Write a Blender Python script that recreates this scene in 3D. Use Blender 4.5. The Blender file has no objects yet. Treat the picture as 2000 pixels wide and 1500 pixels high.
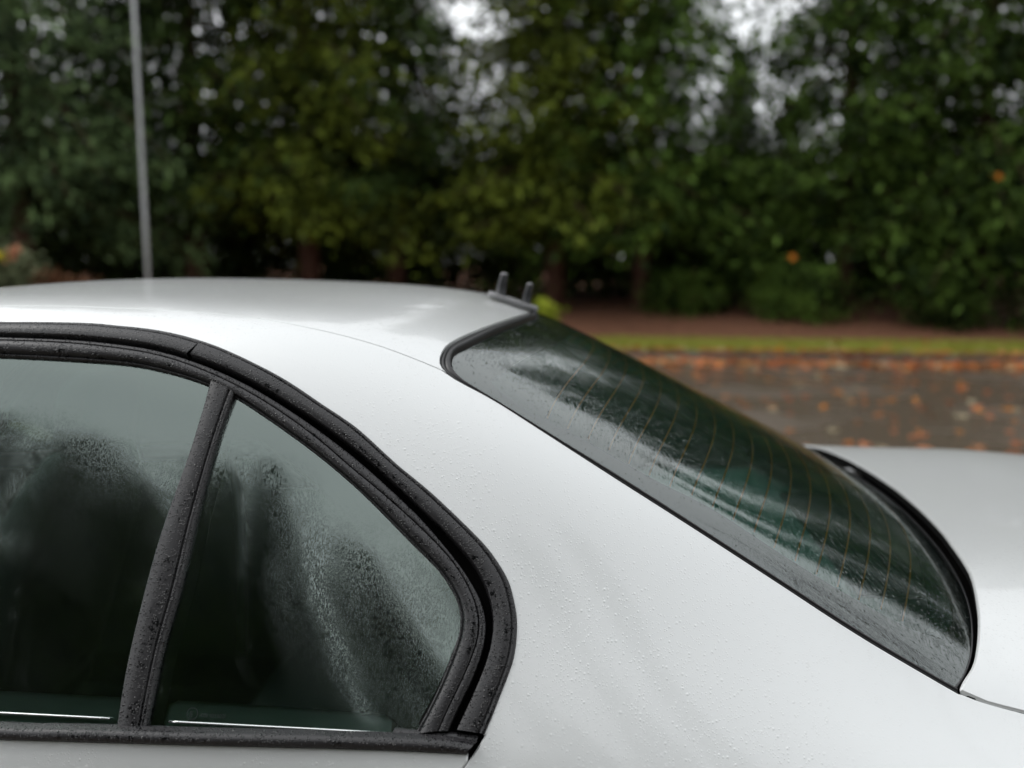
import bpy, math, random
import numpy as np
from mathutils import Vector, Matrix
from mathutils.geometry import delaunay_2d_cdt

R = math.radians
SC = bpy.context.scene
COL = SC.collection

# ---------------------------------------------------------------- camera
CAM = np.array([0.0, -1.66, 1.445])
YAW, PITCH = R(5.0), R(7.6)
cd = bpy.data.cameras.new('camera')
cd.sensor_width = 36.0
cd.lens = 32.4
cd.clip_start = 0.05
cd.clip_end = 2000
cd.dof.use_dof = True
cd.dof.focus_distance = 1.04
cd.dof.aperture_fstop = 2.5
co = bpy.data.objects.new('camera', cd)
co.location = CAM
co.rotation_euler = (R(90) - PITCH, 0, YAW)
COL.objects.link(co)
SC.camera = co

# ---------------------------------------------------------------- sky, sun, exposure
SUN_EL, SUN_AZ = R(48), R(275)
wd = bpy.data.worlds.new('World')
SC.world = wd
wd.use_nodes = True
nt = wd.node_tree
nt.nodes.clear()
wo = nt.nodes.new('ShaderNodeOutputWorld')
bg = nt.nodes.new('ShaderNodeBackground')
sky = nt.nodes.new('ShaderNodeTexSky')
sky.sky_type = 'NISHITA'
sky.sun_disc = False
sky.sun_elevation = SUN_EL
sky.sun_rotation = SUN_AZ
sky.air_density = 1.0
sky.dust_density = 4.0
hs = nt.nodes.new('ShaderNodeHueSaturation')
hs.inputs['Saturation'].default_value = 0.12
tc = nt.nodes.new('ShaderNodeTexCoord')
nz = nt.nodes.new('ShaderNodeTexNoise')
nz.inputs['Scale'].default_value = 2.2
nz.inputs['Detail'].default_value = 4
rp = nt.nodes.new('ShaderNodeValToRGB')
rp.color_ramp.elements[0].position = 0.30
rp.color_ramp.elements[0].color = (8.0, 8.3, 8.6, 1)
rp.color_ramp.elements[1].position = 0.72
rp.color_ramp.elements[1].color = (10.6, 10.8, 11.0, 1)
mx = nt.nodes.new('ShaderNodeMix')
mx.data_type = 'RGBA'
mx.inputs['Factor'].default_value = 0.88          # a closed cloud deck over the clear sky
nt.links.new(tc.outputs['Generated'], nz.inputs['Vector'])
nt.links.new(nz.outputs['Fac'], rp.inputs['Fac'])
nt.links.new(sky.outputs['Color'], hs.inputs['Color'])
nt.links.new(hs.outputs['Color'], mx.inputs[6])
nt.links.new(rp.outputs['Color'], mx.inputs[7])
nt.links.new(mx.outputs[2], bg.inputs['Color'])
bg.inputs['Strength'].default_value = 0.12
nt.links.new(bg.outputs['Background'], wo.inputs['Surface'])

sl = bpy.data.lights.new('sun', 'SUN')
sl.energy = 0.6
sl.angle = R(25)
sl.color = (1.0, 0.97, 0.93)
so = bpy.data.objects.new('sun', sl)
so.rotation_euler = (R(90) - SUN_EL, 0, R(180) - SUN_AZ)
COL.objects.link(so)

SC.view_settings.view_transform = 'Standard'
SC.view_settings.look = 'None'
SC.view_settings.exposure = 0.48
SC.view_settings.gamma = 1.0
SC.view_settings.use_curve_mapping = False
SC.render.engine = 'CYCLES'
SC.cycles.use_denoising = True
SC.cycles.max_bounces = 10
SC.cycles.transparent_max_bounces = 16
SC.cycles.glossy_bounces = 5
SC.cycles.caustics_reflective = False
SC.cycles.caustics_refractive = False

random.seed(7)
RNG = np.random.default_rng(11)

# ---------------------------------------------------------------- materials
M = {}
class NB:
    """small node-graph helper"""
    def __init__(s, name):
        s.m = bpy.data.materials.new(name)
        s.m.use_nodes = True
        s.t = s.m.node_tree
        s.t.nodes.clear()
        s.out = s.t.nodes.new('ShaderNodeOutputMaterial')
        M[name] = s.m
    def n(s, typ, **kw):
        nd = s.t.nodes.new('ShaderNode' + typ)
        for k, v in kw.items():
            if k.startswith('_'):
                setattr(nd, k[1:], v)
        for k, v in kw.items():
            if not k.startswith('_'):
                key = k.replace('__', ' ')
                i = nd.inputs[int(key[1:])] if key[0] == 'i' and key[1:].isdigit() else nd.inputs[key]
                if isinstance(v, bpy.types.NodeSocket):
                    s.t.links.new(v, i)
                else:
                    i.default_value = v
        return nd
    def math(s, op, a, b=None, clamp=False):
        nd = s.n('Math', _operation=op, _use_clamp=clamp)
        for i, v in enumerate((a, b)):
            if v is None: continue
            if isinstance(v, bpy.types.NodeSocket): s.t.links.new(v, nd.inputs[i])
            else: nd.inputs[i].default_value = v
        return nd.outputs[0]
    def mixc(s, f, a, b):
        nd = s.n('Mix', _data_type='RGBA')
        for i, v in ((0, f), (6, a), (7, b)):
            if isinstance(v, bpy.types.NodeSocket): s.t.links.new(v, nd.inputs[i])
            else: nd.inputs[i].default_value = v
        return nd.outputs[2]
    def step(s, x, lo, hi):
        nd = s.n('MapRange', _interpolation_type='SMOOTHSTEP')
        s.t.links.new(x, nd.inputs[0])
        nd.inputs[1].default_value = lo
        nd.inputs[2].default_value = hi
        return nd.outputs[0]
    def coord(s, scale=(1, 1, 1), rot=(0, 0, 0)):
        g = s.n('NewGeometry')
        mp = s.n('Mapping')
        s.t.links.new(g.outputs['Position'], mp.inputs['Vector'])
        mp.inputs['Scale'].default_value = scale
        mp.inputs['Rotation'].default_value = rot
        return mp.outputs[0]
    def noise(s, vec, scale, detail=3, rough=.55):
        nd = s.n('TexNoise')
        s.t.links.new(vec, nd.inputs['Vector'])
        nd.inputs['Scale'].default_value = scale
        nd.inputs['Detail'].default_value = detail
        nd.inputs['Roughness'].default_value = rough
        return nd.outputs['Fac']
    def drops(s, vec, scale, dens=.62):
        """height field of separate rain drops, 0 where dry"""
        vo = s.n('TexVoronoi')
        s.t.links.new(vec, vo.inputs['Vector'])
        vo.inputs['Scale'].default_value = scale
        sp = s.n('SeparateColor')
        s.t.links.new(vo.outputs['Color'], sp.inputs[0])
        rad = s.math('MULTIPLY', s.math('SUBTRACT', sp.outputs[0], 1 - dens), .75)
        h = s.math('SUBTRACT', rad, vo.outputs['Distance'])
        return s.math('MULTIPLY', s.math('MAXIMUM', h, 0.0), 2.5, True)
    def bump(s, h, strength, dist, normal=None):
        nd = s.n('Bump', Height=h, Strength=strength, Distance=dist)
        if normal is not None: s.t.links.new(normal, nd.inputs['Normal'])
        return nd.outputs[0]
    def principled(s, **kw):
        p = s.n('BsdfPrincipled', **kw)
        s.t.links.new(p.outputs[0], s.out.inputs['Surface'])
        return p

def make_materials():
    # silver paint wet with drizzle
    b = NB('paint')
    c = b.coord()
    big = b.step(b.noise(c, 5, 2), .35, .65)
    d = b.math('MAXIMUM', b.drops(c, 240, .62), b.math('MULTIPLY', b.drops(c, 120, .38), 1.4))
    d = b.math('MAXIMUM', d, b.math('MULTIPLY', b.drops(c, 460, .7), .6))
    d = b.math('MULTIPLY', d, b.math('ADD', b.math('MULTIPLY', big, .6), .4))
    nm = b.bump(d, 1.0, .0012)
    b.principled(Base__Color=(.70, .712, .708, 1), Metallic=.5, Roughness=.43, Coat__Weight=.75,
                 Coat__Roughness=.035, Coat__Normal=nm, Normal=b.bump(d, .25, .0008))
    # satin black trim with beaded water
    b = NB('trim')
    c = b.coord()
    patch = b.step(b.noise(c, 22, 3), .48, .60)
    d1 = b.math('MAXIMUM', b.drops(c, 520, .85), b.drops(c, 260, .5))
    blot = b.step(b.noise(c, 160, 4, .7), .50, .58)
    wet = b.math('MAXIMUM', b.step(d1, .02, .25), b.math('MULTIPLY', blot, patch))
    b.principled(Base__Color=b.mixc(wet, (.024, .023, .025, 1), (.005, .005, .006, 1)),
                 Roughness=b.math('SUBTRACT', .40, b.math('MULTIPLY', wet, .33)),
                 Normal=b.bump(d1, .7, .0012), Specular__IOR__Level=.5)
    b = NB('rubber')
    b.principled(Base__Color=(.014, .014, .015, 1), Roughness=.42)
    b = NB('gap_black')
    b.principled(Base__Color=(.004, .004, .004, 1), Roughness=.9, Specular__IOR__Level=.1)
    b = NB('ceramic')
    b.principled(Base__Color=(.010, .009, .009, 1), Roughness=.6)
    # glazing: tinted, wet outside
    def glass(name, tint, ior, dscale, flow, film, roughd, runs=.9, refl=(.84, .98, .92, 1), pmin=.35, filmc=(.5, .6, .55, 1)):
        b = NB(name)
        c = b.coord()
        d = b.drops(c, dscale, .66)
        d = b.math('MAXIMUM', d, b.math('MULTIPLY', b.drops(c, dscale * .45, .30), 1.3))
        cf = b.coord(*flow)
        run = b.step(b.noise(cf, 1.0, 4, .6), .47, .60)
        patch = b.step(b.noise(c, 9, 3), .40, .62)
        h = b.math('ADD', d, b.math('MULTIPLY', run, runs))
        nm = b.bump(b.math('MULTIPLY', h, b.math('ADD', pmin, b.math('MULTIPLY', patch, 1 - pmin))), roughd, .0011)
        fr = b.n('Fresnel', IOR=ior, Normal=nm)
        gl = b.n('BsdfGlossy', Color=refl, Roughness=.03, Normal=nm)
        tr = b.n('BsdfTransparent', Color=tint)
        ms = b.n('MixShader', i0=fr.outputs[0], i1=tr.outputs[0], i2=gl.outputs[0])
        df = b.n('BsdfDiffuse', Color=filmc)
        wetf = b.math('MULTIPLY', b.math('SUBTRACT', 1.0, b.math('MULTIPLY', b.step(d, .03, .3), .92)), film)   # dew, cleared where a bead has formed
        m2 = b.n('MixShader', i0=wetf, i1=ms.outputs[0], i2=df.outputs[0])
        b.t.links.new(m2.outputs[0], b.out.inputs['Surface'])
    glass('side_glass', (.62, .84, .76, 1), 2.3, 430, ((700, 350, 130),), .002, .045, .6)
    glass('rear_glass', (.48, .81, .71, 1), 2.35, 240, ((420, 60, 60), (0, R(30), R(12))), .003, .55, .10, (.93, .97, .955, 1), .6)
    glass('plain_glass', (.60, .75, .70, 1), 1.6, 300, ((300, 120, 46),), .01, .2)
    # pale layer added behind the pane, standing in for light from the cabin
    b = NB('painted_haze')
    c = b.coord()
    w = b.math('ADD', .085, b.math('MULTIPLY', b.noise(c, 6, 4), .05))
    ms = b.n('MixShader', i0=w, i1=b.n('BsdfTransparent').outputs[0], i2=b.n('BsdfDiffuse', Color=(.78, .80, .79, 1)).outputs[0])
    b.t.links.new(ms.outputs[0], b.out.inputs['Surface'])
    b = NB('quarter_painted_haze')  # painted lightening, stronger towards the top, for light from inside
    c = b.coord()
    sx = b.n('SeparateXYZ', Vector=c)
    w = b.math('MULTIPLY', b.math('MULTIPLY', b.step(sx.outputs[2], 1.03, 1.20), .20), b.math('ADD', .5, b.noise(c, 9, 4)))
    ms = b.n('MixShader', i0=w, i1=b.n('BsdfTransparent').outputs[0], i2=b.n('BsdfDiffuse', Color=(.78, .80, .79, 1)).outputs[0])
    b.t.links.new(ms.outputs[0], b.out.inputs['Surface'])
    b = NB('heater')
    b.principled(Base__Color=(.95, .27, .07, 1), Roughness=.5)
    b = NB('cabin')
    c = b.coord()
    b.principled(Base__Color=b.mixc(b.noise(c, 60, 3), (.030, .032, .033, 1), (.05, .052, .053, 1)), Roughness=.8)
    b = NB('seat_cloth')
    c = b.coord()
    b.principled(Base__Color=b.mixc(b.noise(c, 300, 2), (.010, .011, .011, 1), (.019, .020, .020, 1)), Roughness=.95)
    b = NB('shelf_cloth')
    c = b.coord()
    b.principled(Base__Color=b.mixc(b.noise(c, 260, 2), (.27, .29, .28, 1), (.38, .40, .39, 1)), Roughness=.95)
    b = NB('headliner')
    c = b.coord()
    b.principled(Base__Color=b.mixc(b.noise(c, 200, 2), (.20, .20, .19, 1), (.26, .26, .25, 1)), Roughness=.95)
    b = NB('sill_plastic')
    b.principled(Base__Color=(.72, .75, .73, 1), Roughness=.45)
    b = NB('glint_metal')
    b.principled(Base__Color=(.85, .87, .86, 1), Metallic=1.0, Roughness=.18)
    b = NB('grille_plastic')
    b.principled(Base__Color=(.02, .022, .022, 1), Roughness=.5)
    b = NB('antenna_rubber')
    c = b.coord()
    b.principled(Base__Color=(.012, .013, .015, 1), Roughness=.5, Normal=b.bump(b.drops(c, 300, .6), .5, .001))
    b = NB('antenna_plate')
    c = b.coord()
    b.principled(Base__Color=b.mixc(b.noise(c, 90, 3), (.18, .18, .185, 1), (.28, .28, .285, 1)), Roughness=.35)
    b = NB('etching')
    b.principled(Base__Color=(.012, .018, .017, 1), Roughness=.7)
    b = NB('tyre')
    b.principled(Base__Color=(.012, .012, .012, 1), Roughness=.8)
    b = NB('alloy')
    b.principled(Base__Color=(.55, .56, .57, 1), Metallic=.9, Roughness=.3)
    b = NB('red_lens')
    b.principled(Base__Color=(.30, .010, .010, 1), Roughness=.12, Coat__Weight=1.0)
    b = NB('clear_lens')
    b.principled(Base__Color=(.55, .57, .58, 1), Roughness=.1, Coat__Weight=1.0)
    # ground
    b = NB('asphalt')
    c = b.coord()
    agg = b.noise(c, 160, 3, .7)
    big = b.noise(c, .55, 4, .6)
    wet = b.step(big, .38, .58)
    col = b.mixc(b.step(agg, .35, .7), (.082, .065, .050, 1), (.18, .145, .112, 1))
    col = b.mixc(b.math('MULTIPLY', b.step(b.noise(c, 2.3, 4), .5, .75), .4), col, (.085, .062, .040, 1))
    b.principled(Base__Color=col, Roughness=b.math('SUBTRACT', .48, b.math('MULTIPLY', wet, .34)),
                 Normal=b.bump(agg, .35, .004))
    b = NB('kerb_stone')
    c = b.coord()
    b.principled(Base__Color=b.mixc(b.noise(c, 18, 4), (.10, .09, .08, 1), (.18, .165, .15, 1)), Roughness=.7,
                 Normal=b.bump(b.noise(c, 90, 3), .3, .004))
    b = NB('lawn')
    c = b.coord()
    b.principled(Base__Color=b.mixc(b.step(b.noise(c, 3, 4), .35, .65), (.14, .18, .02, 1), (.28, .27, .035, 1)), Roughness=.8,
                 Normal=b.bump(b.noise(c, 60, 3), .6, .02))
    b = NB('grass_blade')
    c = b.coord()
    b.principled(Base__Color=b.mixc(b.noise(c, 7, 3), (.19, .22, .024, 1), (.40, .38, .05, 1)), Roughness=.6)
    b = NB('mulch')
    c = b.coord()
    ch = b.noise(c, 28, 5, .75)
    b.principled(Base__Color=b.mixc(b.step(ch, .35, .65), (.085, .035, .018, 1), (.36, .15, .075, 1)), Roughness=.9,
                 Normal=b.bump(ch, .9, .05))
    b = NB('soil')
    c = b.coord()
    b.principled(Base__Color=b.mixc(b.noise(c, .8, 5), (.03, .035, .012, 1), (.07, .06, .03, 1)), Roughness=.9)
    # foliage kinds; the wide needle contrast also paints in highlights and dark shade
    def leafmat(name, dark, light, tip):
        b = NB(name)
        c = b.coord()
        oi = b.n('ObjectInfo')
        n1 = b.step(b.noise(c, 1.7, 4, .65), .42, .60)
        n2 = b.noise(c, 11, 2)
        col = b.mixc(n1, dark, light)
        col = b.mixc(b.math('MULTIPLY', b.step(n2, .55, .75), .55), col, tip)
        hsv = b.n('HueSaturation', Color=col)
        b.t.links.new(b.math('ADD', .80, b.math('MULTIPLY', oi.outputs['Random'], .4)), hsv.inputs['Value'])
        pr = b.n('BsdfPrincipled', Base__Color=hsv.outputs[0], Roughness=.7, Specular__IOR__Level=.12)
        tl = b.n('BsdfTranslucent', Color=hsv.outputs[0])
        ms = b.n('MixShader', i0=.12, i1=pr.outputs[0], i2=tl.outputs[0])
        b.t.links.new(ms.outputs[0], b.out.inputs['Surface'])
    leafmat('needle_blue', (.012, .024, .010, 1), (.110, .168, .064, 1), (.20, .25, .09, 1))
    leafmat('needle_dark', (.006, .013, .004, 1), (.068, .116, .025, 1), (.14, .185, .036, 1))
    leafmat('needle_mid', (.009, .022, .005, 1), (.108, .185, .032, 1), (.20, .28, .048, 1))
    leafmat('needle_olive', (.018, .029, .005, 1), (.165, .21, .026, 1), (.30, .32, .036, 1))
    leafmat('shrub_grey', (.09, .11, .055, 1), (.19, .22, .12, 1), (.24, .26, .15, 1))
    leafmat('shrub_orange', (.12, .055, .028, 1), (.26, .13, .07, 1), (.32, .18, .10, 1))
    leafmat('shrub_lime', (.20, .26, .02, 1), (.40, .46, .05, 1), (.5, .52, .08, 1))
    leafmat('petal_yellow', (.50, .42, .02, 1), (.62, .55, .03, 1), (.7, .6, .05, 1))
    leafmat('petal_peach', (.50, .24, .14, 1), (.60, .32, .20, 1), (.62, .36, .24, 1))
    leafmat('autumn_orange', (.50, .15, .02, 1), (.72, .28, .04, 1), (.75, .34, .05, 1))
    leafmat('autumn_red', (.42, .12, .045, 1), (.62, .24, .11, 1), (.66, .32, .18, 1))
    leafmat('autumn_brown', (.24, .10, .04, 1), (.42, .20, .10, 1), (.46, .26, .15, 1))
    leafmat('autumn_pale', (.46, .36, .20, 1), (.62, .54, .36, 1), (.66, .58, .42, 1))
    b = NB('bark')
    c = b.coord((1, 1, .25))
    bn = b.noise(c, 22, 5, .7)
    b.principled(Base__Color=b.mixc(bn, (.030, .014, .008, 1), (.12, .05, .03, 1)), Roughness=.9, Normal=b.bump(bn, .8, .03))
    b = NB('bark_grey')
    c = b.coord((1, 1, .25))
    bn = b.noise(c, 22, 5, .7)
    b.principled(Base__Color=b.mixc(bn, (.030, .026, .022, 1), (.09, .08, .07, 1)), Roughness=.9, Normal=b.bump(bn, .8, .03))
    b = NB('pole_metal')
    c = b.coord((1, 1, .3))
    b.principled(Base__Color=b.mixc(b.noise(c, 14, 4), (.34, .35, .355, 1), (.60, .61, .615, 1)), Roughness=.5, Metallic=.3)
make_materials()
# ---------------------------------------------------------------- car skin: section net and outline curves (x metres, v section parameter)
KX = [-3.32, -3.2, -2.9, -2.4, -2.0, -1.75, -1.35, -0.8, -0.4, -0.2, 0.0, 0.2, 0.4, 0.6, 0.8, 1.0, 1.12]
NET = {
    -3.32: [(0, 0.6), (0.2, 0.6), (0.38, 0.6), (0.48, 0.59), (0.54, 0.58), (0.58, 0.56), (0.62, 0.54), (0.66, 0.52), (0.7, 0.5), (0.72, 0.42), (0.7, 0.3), (0.66, 0.24)],
    -3.2: [(0, 0.72), (0.2, 0.72), (0.38, 0.71), (0.5, 0.7), (0.57, 0.69), (0.62, 0.68), (0.67, 0.66), (0.72, 0.63), (0.77, 0.58), (0.79, 0.46), (0.77, 0.3), (0.72, 0.22)],
    -2.9: [(0, 0.82), (0.2, 0.82), (0.38, 0.81), (0.5, 0.8), (0.58, 0.79), (0.65, 0.775), (0.71, 0.76), (0.76, 0.74), (0.81, 0.68), (0.83, 0.52), (0.81, 0.32), (0.76, 0.2)],
    -2.4: [(0, 0.92), (0.2, 0.92), (0.38, 0.91), (0.5, 0.9), (0.6, 0.885), (0.67, 0.87), (0.74, 0.86), (0.79, 0.83), (0.835, 0.76), (0.85, 0.58), (0.83, 0.34), (0.78, 0.2)],
    -2.0: [(0, 1.03), (0.2, 1.025), (0.38, 1.01), (0.5, 0.985), (0.6, 0.96), (0.68, 0.935), (0.75, 0.91), (0.8, 0.88), (0.845, 0.79), (0.86, 0.6), (0.84, 0.34), (0.79, 0.2)],
    -1.75: [(0, 1.17), (0.2, 1.165), (0.38, 1.14), (0.49, 1.1), (0.57, 1.06), (0.65, 1), (0.73, 0.95), (0.795, 0.91), (0.85, 0.81), (0.865, 0.6), (0.845, 0.34), (0.795, 0.2)],
    -1.35: [(0, 1.355), (0.2, 1.35), (0.37, 1.335), (0.47, 1.31), (0.54, 1.275), (0.6, 1.2), (0.71, 1.05), (0.795, 0.93), (0.85, 0.83), (0.867, 0.6), (0.85, 0.34), (0.8, 0.2)],
    -0.8: [(0, 1.414), (0.2, 1.411), (0.38, 1.404), (0.49, 1.397), (0.56, 1.378), (0.61, 1.32), (0.71, 1.12), (0.795, 0.95), (0.85, 0.85), (0.868, 0.62), (0.85, 0.34), (0.8, 0.2)],
    -0.4: [(0, 1.404), (0.2, 1.401), (0.37, 1.391), (0.48, 1.383), (0.55, 1.36), (0.605, 1.3), (0.71, 1.11), (0.795, 0.95), (0.85, 0.85), (0.868, 0.62), (0.85, 0.34), (0.8, 0.2)],
    -0.2: [(0, 1.386), (0.2, 1.381), (0.36, 1.367), (0.47, 1.347), (0.54, 1.315), (0.6, 1.255), (0.7, 1.09), (0.79, 0.95), (0.85, 0.85), (0.868, 0.62), (0.85, 0.34), (0.8, 0.2)],
    0.0: [(0, 1.307), (0.2, 1.302), (0.37, 1.285), (0.48, 1.26), (0.55, 1.23), (0.61, 1.17), (0.69, 1.06), (0.785, 0.945), (0.85, 0.85), (0.868, 0.62), (0.85, 0.34), (0.8, 0.2)],
    0.2: [(0, 1.207), (0.2, 1.202), (0.38, 1.182), (0.5, 1.153), (0.575, 1.125), (0.63, 1.07), (0.695, 1.005), (0.775, 0.93), (0.848, 0.85), (0.867, 0.62), (0.85, 0.34), (0.8, 0.2)],
    0.4: [(0, 1.108), (0.2, 1.103), (0.39, 1.081), (0.52, 1.045), (0.6, 1.005), (0.66, 0.967), (0.71, 0.94), (0.77, 0.905), (0.842, 0.845), (0.864, 0.62), (0.85, 0.34), (0.8, 0.2)],
    0.6: [(0, 0.99), (0.2, 0.984), (0.39, 0.967), (0.53, 0.952), (0.62, 0.942), (0.68, 0.928), (0.73, 0.908), (0.78, 0.88), (0.835, 0.835), (0.858, 0.62), (0.845, 0.34), (0.795, 0.2)],
    0.8: [(0, 0.865), (0.2, 0.865), (0.39, 0.885), (0.53, 0.92), (0.62, 0.938), (0.68, 0.928), (0.73, 0.907), (0.775, 0.875), (0.82, 0.83), (0.845, 0.62), (0.835, 0.36), (0.785, 0.24)],
    1.0: [(0, 0.8), (0.2, 0.8), (0.38, 0.83), (0.51, 0.89), (0.6, 0.922), (0.655, 0.915), (0.7, 0.897), (0.74, 0.865), (0.78, 0.82), (0.805, 0.62), (0.795, 0.38), (0.75, 0.28)],
    1.12: [(0, 0.74), (0.2, 0.74), (0.36, 0.78), (0.48, 0.86), (0.56, 0.905), (0.61, 0.9), (0.65, 0.88), (0.685, 0.845), (0.72, 0.8), (0.745, 0.62), (0.735, 0.4), (0.69, 0.3)],
}
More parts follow.
